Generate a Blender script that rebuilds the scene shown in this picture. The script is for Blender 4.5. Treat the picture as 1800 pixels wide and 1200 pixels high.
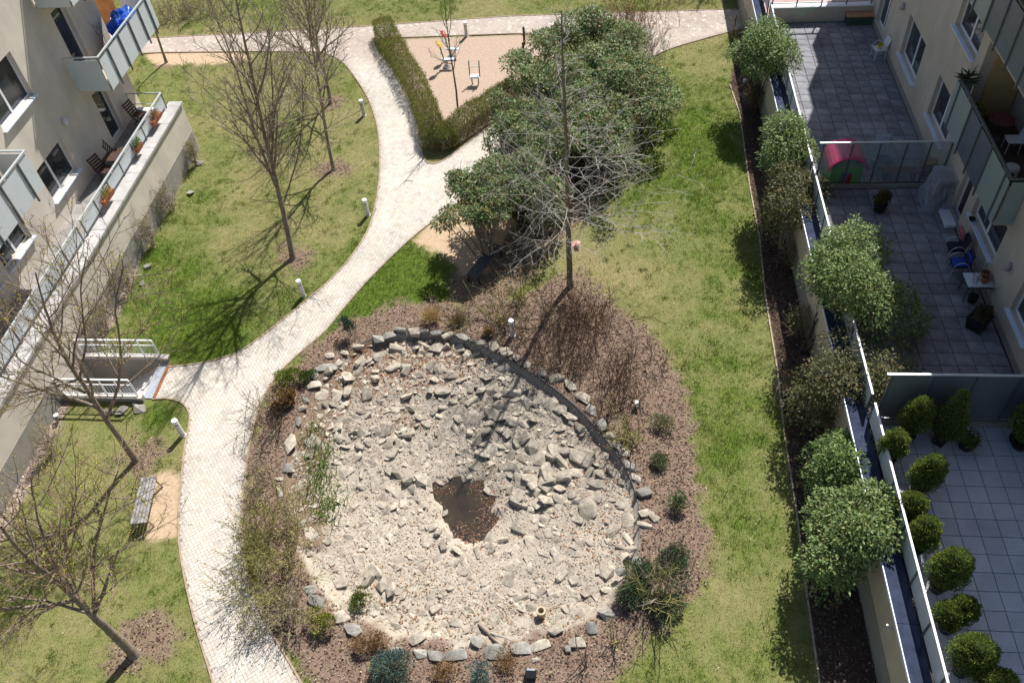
import bpy, bmesh, math, random
import numpy as np
from mathutils import Vector, Matrix

for o in list(bpy.data.objects):
    bpy.data.objects.remove(o)
scene = bpy.context.scene
COL = scene.collection

# ---------------------------------------------------------------- camera
F_PX, PITCH, ROLL, YAW, CAM_H = 1489.0, math.radians(47.89), math.radians(-6.21), math.radians(9.05), 22.4
def _basis():
    fw = np.array([0, math.cos(PITCH), -math.sin(PITCH)]); ri = np.array([1., 0, 0]); up = np.cross(ri, fw)
    r = math.cos(ROLL)*ri + math.sin(ROLL)*up; u = -math.sin(ROLL)*ri + math.cos(ROLL)*up
    c, s = math.cos(YAW), math.sin(YAW); R = np.array([[c, -s, 0], [s, c, 0], [0, 0, 1]])
    return R@r, R@u, R@fw
CR, CU, CW = _basis()
cam = bpy.data.cameras.new('camera'); cam.sensor_width = 36; cam.lens = F_PX/1800*36
cam.clip_start = 0.5; cam.clip_end = 600
camo = bpy.data.objects.new('camera', cam); COL.objects.link(camo)
camo.matrix_world = Matrix(((CR[0], CU[0], -CW[0], 0), (CR[1], CU[1], -CW[1], 0), (CR[2], CU[2], -CW[2], CAM_H), (0, 0, 0, 1)))
scene.camera = camo

# ---------------------------------------------------------------- sky, sun, exposure
SUN_AZ, SUN_EL = math.radians(20.5), math.radians(50)
S = Vector((math.sin(SUN_AZ)*math.cos(SUN_EL), math.cos(SUN_AZ)*math.cos(SUN_EL), math.sin(SUN_EL)))
world = bpy.data.worlds.new('World'); scene.world = world; world.use_nodes = True
wn = world.node_tree.nodes; wl = world.node_tree.links
bg = wn['Background']; sky = wn.new('ShaderNodeTexSky'); sky.sky_type = 'NISHITA'; sky.sun_disc = False
sky.sun_elevation = SUN_EL; sky.sun_rotation = SUN_AZ; sky.air_density = 1.0; sky.dust_density = 1.2
wl.new(sky.outputs[0], bg.inputs[0]); bg.inputs[1].default_value = 0.068
sun = bpy.data.lights.new('sun', 'SUN'); sun.energy = 4.8; sun.angle = math.radians(0.53); sun.color = (1, 0.965, 0.915)
suno = bpy.data.objects.new('sun', sun); COL.objects.link(suno); suno.rotation_euler = S.to_track_quat('Z', 'Y').to_euler()
suno.location = (10, 40, 40)
scene.view_settings.view_transform = 'Standard'; scene.view_settings.look = 'None'
scene.view_settings.exposure = 0.6; scene.view_settings.gamma = 1
try: scene.view_settings.use_curve_mapping = False
except Exception: pass
scene.render.resolution_x, scene.render.resolution_y = 1024, 682

# ---------------------------------------------------------------- pixel helpers (photo is 1800 x 1200)
def ray(px, py): return (px-900)/F_PX*CR - (py-600)/F_PX*CU + CW
def P(px, py, z=0.0):
    d = ray(px, py); return np.array([0, 0, CAM_H]) + (z-CAM_H)/d[2]*d
def PX(px, py, X):
    d = ray(px, py); return np.array([0, 0, CAM_H]) + X/d[0]*d
def PY(px, py, Y):
    d = ray(px, py); return np.array([0, 0, CAM_H]) + Y/d[1]*d
def W(pts, z=0.0): return np.array([P(a, b, z) for a, b in pts])
def projpx(p):
    q = np.asarray(p, float) - np.array([0, 0, CAM_H]); d = q@CW
    return 900+F_PX*(q@CR)/d, 600-F_PX*(q@CU)/d
def smooth(pts, n=6, closed=False):
    p = np.asarray(pts, float); m = len(p); out = []
    for i in range(m if closed else m-1):
        if closed: a, b, c, d = p[(i-1) % m], p[i], p[(i+1) % m], p[(i+2) % m]
        else: a, b, c, d = p[max(i-1, 0)], p[i], p[i+1], p[min(i+2, m-1)]
        for k in range(n):
            t = k/n
            out.append(.5*((2*b)+(-a+c)*t+(2*a-5*b+4*c-d)*t*t+(-a+3*b-3*c+d)*t**3))
    if not closed: out.append(p[-1])
    return np.array(out)
def seg_near(poly, pts, closed=True):
    """nearest point and distance from pts (N,2) to polyline"""
    A = poly[:, :2]; B = np.roll(A, -1, 0) if closed else None
    if not closed: A, B = poly[:-1, :2], poly[1:, :2]
    best = np.full(len(pts), 1e9); near = np.zeros((len(pts), 2))
    for a, b in zip(A, B):
        ab = b-a; t = np.clip(((pts-a)@ab)/(ab@ab+1e-12), 0, 1); q = a+t[:, None]*ab
        d = np.hypot(pts[:, 0]-q[:, 0], pts[:, 1]-q[:, 1]); m = d < best
        best[m] = d[m]; near[m] = q[m]
    return best, near
def inside(poly, pts):
    x, y = pts[:, 0], pts[:, 1]; c = np.zeros(len(pts), bool); n = len(poly)
    for i in range(n):
        x1, y1 = poly[i, :2]; x2, y2 = poly[(i+1) % n, :2]
        if y1 == y2: continue
        c ^= ((y1 > y) != (y2 > y)) & (x < (x2-x1)*(y-y1)/(y2-y1)+x1)
    return c
def sdist(poly, pts):
    d, _ = seg_near(poly, pts); return np.where(inside(poly, pts), -d, d)
_h = np.random.RandomState(5).rand(256, 256)
def vnoise(x, y, s=1.0, o=0):
    x = np.asarray(x)*s+o*17.3+1000; y = np.asarray(y)*s+o*9.1+1000
    xi = np.floor(x).astype(int); yi = np.floor(y).astype(int); fx = x-xi; fy = y-yi
    fx = fx*fx*(3-2*fx); fy = fy*fy*(3-2*fy)
    g = lambda a, b: _h[a % 256, b % 256]
    return (g(xi, yi)*(1-fx)+g(xi+1, yi)*fx)*(1-fy)+(g(xi, yi+1)*(1-fx)+g(xi+1, yi+1)*fx)*fy
def fbm(x, y, s=1.0, o=0, n=4):
    v = 0; a = .5; t = 0
    for k in range(n):
        v = v+a*vnoise(x, y, s*2**k, o+k*3); t += a; a *= .55
    return v/t
def sstep(a, b, x):
    t = np.clip((np.asarray(x)-a)/(b-a), 0, 1); return t*t*(3-2*t)
def unit(v): v = np.asarray(v, float); return v/(np.linalg.norm(v)+1e-12)

# ---------------------------------------------------------------- materials
MATS = {}
def _bsdf(m): return m.node_tree.nodes['Principled BSDF']
def mat(name, col, rough=.8, var=.18, scale=6., bump=0., col2=None, spec=.3, metal=0., rand=0., bscale=None, alpha=1, trans=0, detail=5, stain=0):
    if name in MATS: return MATS[name]
    m = bpy.data.materials.new(name); m.use_nodes = True; nt = m.node_tree; N = nt.nodes; L = nt.links; b = _bsdf(m)
    b.inputs['Roughness'].default_value = rough; b.inputs['Metallic'].default_value = metal
    b.inputs['Specular IOR Level'].default_value = spec
    tc = N.new('ShaderNodeTexCoord'); nz = N.new('ShaderNodeTexNoise'); nz.inputs['Scale'].default_value = scale
    nz.inputs['Detail'].default_value = detail; nz.inputs['Roughness'].default_value = .6
    L.new(tc.outputs['Object'], nz.inputs['Vector'])
    rp = N.new('ShaderNodeValToRGB'); rp.color_ramp.elements[0].position = .3; rp.color_ramp.elements[1].position = .7
    c = np.array(col); a = c*(1-var); bb = np.array(col2) if col2 is not None else np.minimum(c*(1+var), 1)
    rp.color_ramp.elements[0].color = (*a, 1); rp.color_ramp.elements[1].color = (*bb, 1)
    L.new(nz.outputs['Fac'], rp.inputs['Fac']); out = rp.outputs['Color']
    if stain:
        ge = N.new('ShaderNodeNewGeometry'); sn = N.new('ShaderNodeTexNoise'); sn.inputs['Scale'].default_value = .9; sn.inputs['Detail'].default_value = 7; sn.inputs['Roughness'].default_value = .7
        mp = N.new('ShaderNodeMapping'); mp.inputs['Scale'].default_value = (1, 1, .3) if 'stucco' in name else (1, 1, 1); L.new(ge.outputs['Position'], mp.inputs['Vector']); L.new(mp.outputs[0], sn.inputs['Vector']); sr = N.new('ShaderNodeValToRGB'); sr.color_ramp.elements[0].position = .32; sr.color_ramp.elements[1].position = .62
        sr.color_ramp.elements[0].color = (1-stain, 1-stain, 1-stain*.95, 1); sr.color_ramp.elements[1].color = (1, 1, 1, 1); L.new(sn.outputs['Fac'], sr.inputs[0])
        mm = N.new('ShaderNodeMix'); mm.data_type = 'RGBA'; mm.blend_type = 'MULTIPLY'; mm.inputs[0].default_value = 1; L.new(out, mm.inputs[6]); L.new(sr.outputs[0], mm.inputs[7]); out = mm.outputs[2]
    if rand:
        oi = N.new('ShaderNodeObjectInfo'); hs = N.new('ShaderNodeHueSaturation')
        mr = N.new('ShaderNodeMapRange'); mr.inputs['To Min'].default_value = 1-rand; mr.inputs['To Max'].default_value = 1+rand
        L.new(oi.outputs['Random'], mr.inputs['Value']); L.new(mr.outputs[0], hs.inputs['Value']); L.new(out, hs.inputs['Color']); out = hs.outputs['Color']
    L.new(out, b.inputs['Base Color'])
    if bump:
        n2 = N.new('ShaderNodeTexNoise'); n2.inputs['Scale'].default_value = bscale or scale*4; n2.inputs['Detail'].default_value = 6
        L.new(tc.outputs['Object'], n2.inputs['Vector'])
        bp = N.new('ShaderNodeBump'); bp.inputs['Strength'].default_value = bump; bp.inputs['Distance'].default_value = .02
        L.new(n2.outputs['Fac'], bp.inputs['Height']); L.new(bp.outputs[0], b.inputs['Normal'])
    if trans: b.inputs['Transmission Weight'].default_value = trans
    if alpha < 1: b.inputs['Alpha'].default_value = alpha
    MATS[name] = m; return m
def vmat(name, rough=.6, transl=.3, spec=.25, gain=1.0):
    """vertex-coloured foliage / litter"""
    if name in MATS: return MATS[name]
    m = bpy.data.materials.new(name); m.use_nodes = True; nt = m.node_tree; N = nt.nodes; L = nt.links; b = _bsdf(m)
    at = N.new('ShaderNodeAttribute'); at.attribute_name = 'Col'
    b.inputs['Roughness'].default_value = rough; b.inputs['Specular IOR Level'].default_value = spec
    L.new(at.outputs['Color'], b.inputs['Base Color'])
    if transl:
        tr = N.new('ShaderNodeBsdfTranslucent'); L.new(at.outputs['Color'], tr.inputs['Color'])
        mx = N.new('ShaderNodeMixShader'); mx.inputs[0].default_value = transl
        L.new(b.outputs[0], mx.inputs[1]); L.new(tr.outputs[0], mx.inputs[2]); L.new(mx.outputs[0], N['Material Output'].inputs['Surface'])
    MATS[name] = m; return m
def glassmat(name, col, alpha=.35, rough=.08):
    if name in MATS: return MATS[name]
    m = bpy.data.materials.new(name); m.use_nodes = True; b = _bsdf(m)
    nt = m.node_tree; nz = nt.nodes.new('ShaderNodeTexNoise'); nz.inputs['Scale'].default_value = 2.5
    rp = nt.nodes.new('ShaderNodeValToRGB'); rp.color_ramp.elements[0].color = (*[c*.85 for c in col], 1); rp.color_ramp.elements[1].color = (*col, 1)
    nt.links.new(nz.outputs['Fac'], rp.inputs[0]); nt.links.new(rp.outputs[0], b.inputs['Base Color'])
    b.inputs['Roughness'].default_value = rough; b.inputs['Alpha'].default_value = alpha; b.inputs['Specular IOR Level'].default_value = .5
    MATS[name] = m; return m

# ---------------------------------------------------------------- objects
def root_loc(o):
    v = np.zeros(3)
    while o is not None: v += np.array(o.location); o = o.parent
    return v
def tag(o, label=None, cat=None, group=None, kind=None):
    if label: o['label'] = label
    if cat: o['category'] = cat
    if group: o['group'] = group
    if kind: o['kind'] = kind
    return o
def thing(name, label, cat, loc=(0, 0, 0), group=None, parent=None):
    o = bpy.data.objects.new(name, None); COL.objects.link(o); o.location = tuple(float(v) for v in loc); o.empty_display_size = .2
    return tag(o, label, cat, group)
def mesh_np(name, V, Fc, col=None, smooth_=False):
    V = np.asarray(V, np.float32); Fc = np.asarray(Fc, np.int32); n, k = Fc.shape
    me = bpy.data.meshes.new(name); me.vertices.add(len(V)); me.vertices.foreach_set('co', V.ravel())
    me.loops.add(n*k); me.loops.foreach_set('vertex_index', Fc.ravel())
    me.polygons.add(n); me.polygons.foreach_set('loop_start', np.arange(0, n*k, k, dtype=np.int32))
    try: me.polygons.foreach_set('loop_total', np.full(n, k, np.int32))
    except Exception: pass
    me.polygons.foreach_set('use_smooth', np.full(n, bool(smooth_)))
    me.update(calc_edges=True)
    if col is not None: setcol(me, col)
    return me
def setcol(me, col, name='Col'):
    a = me.color_attributes.new(name, 'FLOAT_COLOR', 'POINT'); c = np.ones((len(me.vertices), 4), np.float32); c[:, :col.shape[1]] = col
    a.data.foreach_set('color', c.ravel())
def link(name, me, m, parent=None, loc=None):
    o = bpy.data.objects.new(name, me); COL.objects.link(o)
    if m is not None and not me.materials: me.materials.append(m)
    if parent is not None: o.parent = parent
    if loc is not None: o.location = tuple(float(v) for v in loc)
    return o
def place(name, V, Fc, m, parent=None, base=None, col=None, smooth_=False):
    """mesh given in world coordinates; origin goes to the parent's place or to base"""
    V = np.asarray(V, float); off = root_loc(parent) if parent is not None else (np.asarray(base, float) if base is not None else np.zeros(3))
    return link(name, mesh_np(name, V-off, Fc, col, smooth_), m, parent, None if parent is not None else off)
class MB:
    def __init__(s): s.v = []; s.f = []
    def add(s, V, Fs):
        n = len(s.v); s.v += [tuple(map(float, p)) for p in V]; s.f += [tuple(int(i)+n for i in f) for f in Fs]; return s
    def box(s, x0, x1, y0, y1, z0, z1):
        V = [(x, y, z) for z in (z0, z1) for y in (y0, y1) for x in (x0, x1)]
        return s.add(V, [(0, 2, 3, 1), (4, 5, 7, 6), (0, 1, 5, 4), (2, 6, 7, 3), (0, 4, 6, 2), (1, 3, 7, 5)])
    def obox(s, c, ux, uy, uz):
        c, ux, uy, uz = [np.asarray(a, float) for a in (c, ux, uy, uz)]
        V = [c+i*ux+j*uy+k*uz for k in (-1, 1) for j in (-1, 1) for i in (-1, 1)]
        return s.add(V, [(0, 2, 3, 1), (4, 5, 7, 6), (0, 1, 5, 4), (2, 6, 7, 3), (0, 4, 6, 2), (1, 3, 7, 5)])
    def bar(s, a, b, w=.03, h=.03, up=(0, 0, 1)):
        a, b = np.asarray(a, float), np.asarray(b, float); d = unit(b-a); u = np.asarray(up, float)
        if abs(d@u) > .95: u = np.array([0, 1., 0])
        x = unit(np.cross(d, u)); y = np.cross(x, d); return s.obox((a+b)/2, (b-a)/2, x*w/2, y*h/2)
    def tube(s, pts, rad, n=8, cap=True):
        pts = np.asarray(pts, float); rad = np.broadcast_to(rad, (len(pts),)); V, Fq = tube_np(pts, rad, n)
        s.add(V, Fq)
        if cap: b = len(s.v)-len(V); s.f += [tuple(b+i for i in range(n-1, -1, -1)), tuple(b+len(V)-n+i for i in range(n))]
        return s
    def lathe(s, c, prof, n=16, ax=None):
        """prof: list of (r, z)"""
        c = np.asarray(c, float); V = []; m = len(prof); Fs = []
        for r, z in prof:
            for k in range(n):
                a = 2*math.pi*k/n; V.append(c+np.array([r*math.cos(a), r*math.sin(a), z]))
        for i in range(m-1):
            for k in range(n): Fs.append((i*n+k, i*n+(k+1) % n, (i+1)*n+(k+1) % n, (i+1)*n+k))
        Fs.append(tuple(range(n-1, -1, -1))); Fs.append(tuple((m-1)*n+k for k in range(n)))
        return s.add(V, Fs)
    def prism(s, poly, z0, z1):
        n = len(poly); V = [(p[0], p[1], z0) for p in poly]+[(p[0], p[1], z1) for p in poly]
        return s.add(V, [tuple(range(n-1, -1, -1)), tuple(range(n, 2*n))]+[(i, (i+1) % n, n+(i+1) % n, n+i) for i in range(n)])
    def strip(s, line, w, z0, z1, side=0):
        """band of width w along polyline (x,y)"""
        L = np.asarray(line, float)[:, :2]; t = np.gradient(L, axis=0); t /= np.linalg.norm(t, axis=1)[:, None]+1e-9
        nrm = np.stack([-t[:, 1], t[:, 0]], 1); a = L+nrm*(w*(side+.5)); b = L+nrm*(w*(side-.5)); n = len(L)
        V = [(*p, z0) for p in a]+[(*p, z0) for p in b]+[(*p, z1) for p in a]+[(*p, z1) for p in b]; Fs = []
        for i in range(n-1):
            Fs += [(2*n+i, 3*n+i, 3*n+i+1, 2*n+i+1), (i, 2*n+i, 2*n+i+1, i+1), (n+i, n+i+1, 3*n+i+1, 3*n+i)]
        Fs += [(0, n, 3*n, 2*n), (n-1, 3*n-1, 4*n-1, 2*n-1)]
        return s.add(V, Fs)
    def build(s, name, m, parent=None, base=None, bevel=0, smooth_=False):
        off = root_loc(parent) if parent is not None else (np.asarray(base, float) if base is not None else np.zeros(3))
        me = bpy.data.meshes.new(name); me.from_pydata((np.array(s.v)-off).tolist(), [], s.f); me.update()
        if smooth_: me.polygons.foreach_set('use_smooth', np.ones(len(me.polygons), bool))
        if bevel:
            bm = bmesh.new(); bm.from_mesh(me)
            bmesh.ops.bevel(bm, geom=bm.edges[:], offset=bevel, segments=1, affect='EDGES', clamp_overlap=True); bm.to_mesh(me); bm.free()
        return link(name, me, m, parent, None if parent is not None else off)
def tube_np(pts, rad, n):
    pts = np.asarray(pts, float); m = len(pts); t = np.gradient(pts, axis=0); t /= np.linalg.norm(t, axis=1)[:, None]+1e-9
    ref = np.array([0.31, .17, .93]) if abs(t[:, 2]).mean() < .8 else np.array([.93, .3, .1])
    u = np.cross(t, ref); u /= np.linalg.norm(u, axis=1)[:, None]+1e-9; v = np.cross(t, u)
    a = np.arange(n)*2*np.pi/n; ring = np.cos(a)[None, :, None]*u[:, None, :]+np.sin(a)[None, :, None]*v[:, None, :]
    V = (pts[:, None, :]+ring*np.asarray(rad)[:, None, None]).reshape(-1, 3)
    i = np.arange(m-1)[:, None]*n; k = np.arange(n)[None, :]; k2 = (k+1) % n
    Fq = np.stack([i+k, i+k2, i+n+k2, i+n+k], -1).reshape(-1, 4)
    return V, Fq
def tubes(lines, colfn=None):
    Vs, Fs, n0 = [], [], 0
    for pts, rad, n in lines:
        V, Fq = tube_np(pts, rad, n); Vs.append(V); Fs.append(Fq+n0); n0 += len(V)
    return np.concatenate(Vs), np.concatenate(Fs)
def copy_tree(o, parent=None, delta=None, rotz=None, scale=None):
    c = o.copy(); COL.objects.link(c); c.parent = parent
    if delta is not None: c.location = Vector(o.location)+Vector(delta)
    if rotz is not None: c.rotation_euler = (0, 0, rotz)
    if scale is not None: c.scale = (scale,)*3 if np.isscalar(scale) else scale
    for ch in [k for k in KIDS.get(o.name, [])]: copy_tree(ch, c)
    return c
KIDS = {}
def remember(o):
    KIDS[o.name] = list(o.children)
    for c in o.children: remember(c)
    return o
def leaf_mesh(pos, axis, nrm, L, Wd, fold=.25):
    """rhombic folded leaves: 4 verts, 2 tris each"""
    n = len(pos); axis = axis/(np.linalg.norm(axis, axis=1)[:, None]+1e-9); side = np.cross(axis, nrm); side /= np.linalg.norm(side, axis=1)[:, None]+1e-9
    nn = np.cross(side, axis); L = np.broadcast_to(L, (n,))[:, None]; Wd = np.broadcast_to(Wd, (n,))[:, None]
    a = pos; b = pos+axis*L*.5+side*Wd*.5+nn*Wd*fold*.5; c = pos+axis*L; d = pos+axis*L*.5-side*Wd*.5+nn*Wd*fold*.5
    V = np.stack([a, b, c, d], 1).reshape(-1, 3); i = np.arange(n)[:, None]*4
    Fc = np.concatenate([i+np.array([[0, 1, 2]]), i+np.array([[0, 2, 3]])], 0)
    return V, Fc
def rot2(a): c, s = math.cos(a), math.sin(a); return np.array([[c, -s], [s, c]])
print('helpers ok')
# ================================================================ GROUND ZONES (outlines read off the photo, laid on z = 0)
edge_left = smooth(W([(395, 1290), (375, 1200), (345, 1100), (322, 1000), (314, 930), (318, 860), (325, 790), (334, 735), (322, 710), (296, 701), (268, 702)]), 5)
edge_up = smooth(W([(297, 645), (345, 640), (385, 631), (425, 616), (480, 576), (524, 540), (580, 493), (622, 445), (650, 397), (664, 340), (668, 280), (664, 228), (650, 180), (628, 142), (600, 108), (565, 92)]), 5)
edge_right = smooth(W([(575, 1290), (530, 1200), (498, 1145), (465, 1090), (441, 1030), (429, 970), (426, 900), (431, 840), (441, 770), (460, 705), (490, 657), (530, 618), (572, 582), (602, 545), (650, 490), (720, 422), (790, 368), (860, 320), (1000, 212), (1100, 130), (1165, 92), (1230, 71), (1300, 52)]), 5)
tip_left = smooth(W([(655, 68), (661, 88), (690, 125), (715, 170), (733, 225), (741, 262), (749, 284), (762, 288), (785, 279), (850, 230), (930, 180), (1010, 120), (1090, 62)]), 5)
top_up = W([(-60, 82), (280, 67), (560, 53), (900, 29), (1300, 17), (1380, 13)])
top_lo = W([(-60, 112), (280, 93), (450, 91), (565, 92)])
pl_lo = W([(655, 68), (700, 67), (900, 60), (1090, 62)])
path_polys = [np.concatenate([edge_left, edge_up, W([(655, 68)]), tip_left[::-1][-60:] if False else tip_left[:38], edge_right[:72][::-1]]),
              np.concatenate([tip_left[30:], W([(1300, 20), (1380, 14), (1400, 45)]), edge_right[68:][::-1]]),
              np.concatenate([top_up, W([(1380, 60)]), edge_right[-4:][::-1], W([(1090, 62)]), pl_lo[::-1], edge_up[-1:], top_lo[::-1]])]
def in_path(p):
    r = np.zeros(len(p), bool)
    for q in path_polys: r |= inside(q, p)
    return r
pond_out = smooth(W([(640, 602), (700, 585), (765, 582), (830, 600), (890, 628), (950, 665), (1010, 712), (1055, 760), (1090, 805), (1112, 850), (1124, 900), (1122, 960), (1105, 1010), (1075, 1055), (1030, 1090), (960, 1112), (890, 1122), (820, 1130), (740, 1128), (670, 1105), (610, 1070), (560, 1025), (525, 970), (505, 915), (499, 860), (506, 800), (525, 735), (560, 670), (600, 628)]), 4, True)
mulch_out = smooth(W([(530, 632), (572, 590), (625, 562), (670, 538), (740, 530), (850, 540), (930, 512), (985, 490), (1040, 515), (1120, 570), (1180, 640), (1212, 715), (1226, 800), (1228, 880), (1245, 955), (1215, 1040), (1160, 1095), (1105, 1165), (1060, 1215), (1000, 1300), (600, 1300), (535, 1200), (500, 1142), (468, 1088), (444, 1030), (432, 970), (429, 900), (434, 840), (444, 770), (464, 705), (494, 659)]), 4, True)
strip_out = W([(1283, 150), (1300, 200), (1318, 330), (1335, 420), (1345, 520), (1366, 650), (1378, 760), (1400, 900), (1412, 1000), (1440, 1200), (1470, 1300)])
strip_poly = np.concatenate([strip_out, np.array([[7.1, 4, 0], [7.1, 46, 0]]), W([(1300, 60)])])
play_poly = np.concatenate([W([(697, 69), (925, 61), (1010, 120), (930, 178), (850, 226)]), W([(790, 262), (752, 250), (740, 200), (718, 150), (690, 100)])])
dirt_polys = [smooth(W([(728, 424), (790, 371), (870, 340), (910, 380), (880, 430), (850, 480), (815, 488), (775, 448)]), 3, True),
              smooth(W([(262, 838), (313, 835), (318, 900), (316, 935), (290, 950), (262, 935)]), 3, True),
              smooth(W([(270, 90), (420, 92), (420, 108), (270, 112)]), 2, True)]
wallstrip_poly = W([(335, 285), (300, 335), (262, 420), (240, 480), (215, 545), (150, 640), (120, 712), (65, 830), (0, 960), (-120, 1180), (-200, 1100), (-40, 700), (150, 480), (280, 280)])
ring_c = [(*P(517, 452)[:2], .75), (*P(590, 298)[:2], .62), (*P(586, 180)[:2], .6), (*P(250, 806)[:2], .85), (*P(258, 1125)[:2], .85), (*P(806, 205)[:2], 1.1), (*P(292, 112)[:2], .5), (*P(1000, 508)[:2], 1.0)]
shrub_poly = smooth(W([(800, 470), (880, 420), (960, 330), (1060, 230), (1130, 120), (1140, 140), (1120, 230), (1070, 320), (1000, 410), (930, 490), (860, 545), (805, 540)]), 4, True)
puddle = smooth(W([(760, 846), (782, 850), (805, 836), (828, 846), (850, 842), (862, 866), (876, 876), (872, 898), (884, 912), (866, 930), (868, 950), (842, 958), (834, 970), (806, 956), (790, 960), (782, 932), (768, 922), (774, 896), (758, 878)], -.62), 4, True)
PIT = (-18.85, -15.95, 17.15, 18.8)

GX0, GX1, GY0, GY1, GS = -32.0, 7.0, 3.0, 52.0, .1
nx = int(round((GX1-GX0)/GS))+1; ny = int(round((GY1-GY0)/GS))+1
gx, gy = np.meshgrid(GX0+np.arange(nx)*GS, GY0+np.arange(ny)*GS); pts = np.stack([gx.ravel(), gy.ravel()], 1)
def lawn_green(x, y):
    """0 = straw, 1 = lush"""
    g = .40*fbm(x, y, .35, 1)+.36*fbm(x, y, 1.3, 2)+.24*fbm(x, y, 4.5, 3, 2); g = .43+.07*sstep(-2, 2, x)*sstep(10, 16, y)+(g-.5)*1.7
    for px, py, r, a in LUSH: 
        q = P(px, py); g = g+a*np.exp(-((x-q[0])**2+(y-q[1])**2)/(r*r))
    return np.clip(g, 0, 1)
LUSH = [(700, 480, 2.0, .8), (720, 520, 1.5, .6), (600, 570, .8, .7), (290, 470, 2.2, .38), (330, 600, 1.7, .75), (380, 590, 1.2, .6), (300, 540, 1.6, .4), (1200, 180, 2.8, .4), (1190, 300, 2.6, .35), (1270, 420, 2.2, .2), (1250, 620, 2, .18), (1310, 880, 1.8, .22),
        (1250, 250, 2.0, .15), (1270, 740, 1.6, .2), (1350, 960, 1.5, .2), (1000, 470, 1.4, -.35), (1080, 500, 1.4, -.3), (1260, 1050, 2.4, -.2), (620, 200, 1.5, -.2), (560, 400, 1.4, -.25), (150, 830, 1.5, .1),
        (280, 730, .6, .5), (1150, 1180, 1.0, .25), (560, 1180, .8, .5), (450, 120, 3, -.25), (440, 300, 2, -.1), (1130, 620, 1.2, -.25)]
def zones(p):
    x, y = p[:, 0], p[:, 1]; w1 = (fbm(x, y, 1.6, 7)-.5); w2 = (fbm(x, y, 5, 9)-.5)
    wob = w1*.7+w2*.35
    mul = sstep(.32, -.3, sdist(mulch_out, p)+wob*1.5)
    mul = np.maximum(mul, sstep(.08, -.08, sdist(strip_poly, p)+wob*.15))
    mul = np.maximum(mul, .85*sstep(.3, -.25, sdist(shrub_poly, p)+wob*.8))
    for cx, cy, r in ring_c:
        mul = np.maximum(mul, .9*sstep(.38, -.4, np.hypot(x-cx, y-cy)-r+wob*1.9))
    sand = sstep(.05, -.05, sdist(play_poly, p)+wob*.1)
    for d in dirt_polys: sand = np.maximum(sand, sstep(.22, -.2, sdist(d, p)+wob*.9))
    wal = sstep(.12, -.12, sdist(wallstrip_poly, p)+wob*.3)
    fr_ = sstep(11.5, 9.8, y); gra = sstep(.02+.2*fr_, -.02-.25*fr_, sdist(pond_out, p)+fr_*wob*1.4)
    pat = in_path(p).astype(float)
    return mul, sand, wal, gra, pat, wob
mul, sand, wal, gra, pat, wob = zones(pts)
x, y = pts[:, 0], pts[:, 1]
sdp = sdist(pond_out, pts); pc = P(820, 900)[:2]; dpc = np.hypot(x-pc[0], y-pc[1])
z = (fbm(x, y, .8, 4)-.5)*.06+(fbm(x, y, 5, 6)-.5)*.02
z = np.where(mul > .3, z+.05*mul*fbm(x, y, 3, 8), z)
fr = sstep(11.5, 9.8, y); inn = sstep(.0+.35*fr, -.16-.5*fr, sdp+fr*wob*1.2); bowl = -.27-.24*sstep(0, -5.2, sdp)+(fbm(x, y, 1.1, 11)-.5)*.16+(fbm(x, y, 6, 12)-.5)*.07
# a planted shelf along the left rim and low boulder banks
shelf = sstep(1.5, .9, -sdp)*sstep(.25, -.15, (x-P(590, 850)[0]))*(y > P(590, 960)[1])
bowl = bowl+shelf*.14
sdw = sdist(puddle, pts); bowl = bowl-.22*sstep(.25, -.35, sdw)
z = z*(1-inn)+bowl*inn
z = np.where(pat > .5, .019, z)
z = np.where((sand > .5) & (pat < .5), z*.35-.01, z)
GZ = z.reshape(ny, nx)
def gz(xx, yy):
    xx = np.clip((np.asarray(xx, float)-GX0)/GS, 0, nx-1.001); yy = np.clip((np.asarray(yy, float)-GY0)/GS, 0, ny-1.001)
    i = xx.astype(int); j = yy.astype(int); fx = xx-i; fy = yy-j
    return (GZ[j, i]*(1-fx)+GZ[j, i+1]*fx)*(1-fy)+(GZ[j+1, i]*(1-fx)+GZ[j+1, i+1]*fx)*fy
green = lawn_green(x, y)
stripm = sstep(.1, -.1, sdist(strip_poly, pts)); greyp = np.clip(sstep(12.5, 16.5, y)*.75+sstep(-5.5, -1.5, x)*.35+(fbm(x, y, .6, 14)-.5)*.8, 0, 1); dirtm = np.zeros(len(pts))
for d in dirt_polys: dirtm = np.maximum(dirtm, sstep(.4, 0, sdist(d, pts)))
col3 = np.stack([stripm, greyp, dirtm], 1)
colg = np.stack([mul, sand, np.maximum(gra, 0), green], 1); col2 = np.stack([wal, pat, shelf], 1)

# ground material: one blend of soils driven by the zone layers
gm = bpy.data.materials.new('ground_soils'); gm.use_nodes = True; nt = gm.node_tree; N = nt.nodes; Lk = nt.links; gb = _bsdf(gm)
gb.inputs['Roughness'].default_value = .95; gb.inputs['Specular IOR Level'].default_value = .1
tcn = N.new('ShaderNodeTexCoord')
def nnoise(sc, det=6, ro=.62):
    n = N.new('ShaderNodeTexNoise'); n.inputs['Scale'].default_value = sc; n.inputs['Detail'].default_value = det; n.inputs['Roughness'].default_value = ro
    Lk.new(tcn.outputs['Object'], n.inputs['Vector']); return n.outputs['Fac']
def ramp(fac, stops):
    r = N.new('ShaderNodeValToRGB'); e = r.color_ramp.elements
    while len(e) < len(stops): e.new(.5)
    for k, (p_, c_) in enumerate(stops): e[k].position = p_; e[k].color = (*c_, 1)
    Lk.new(fac, r.inputs[0]); return r.outputs[0]
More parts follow.
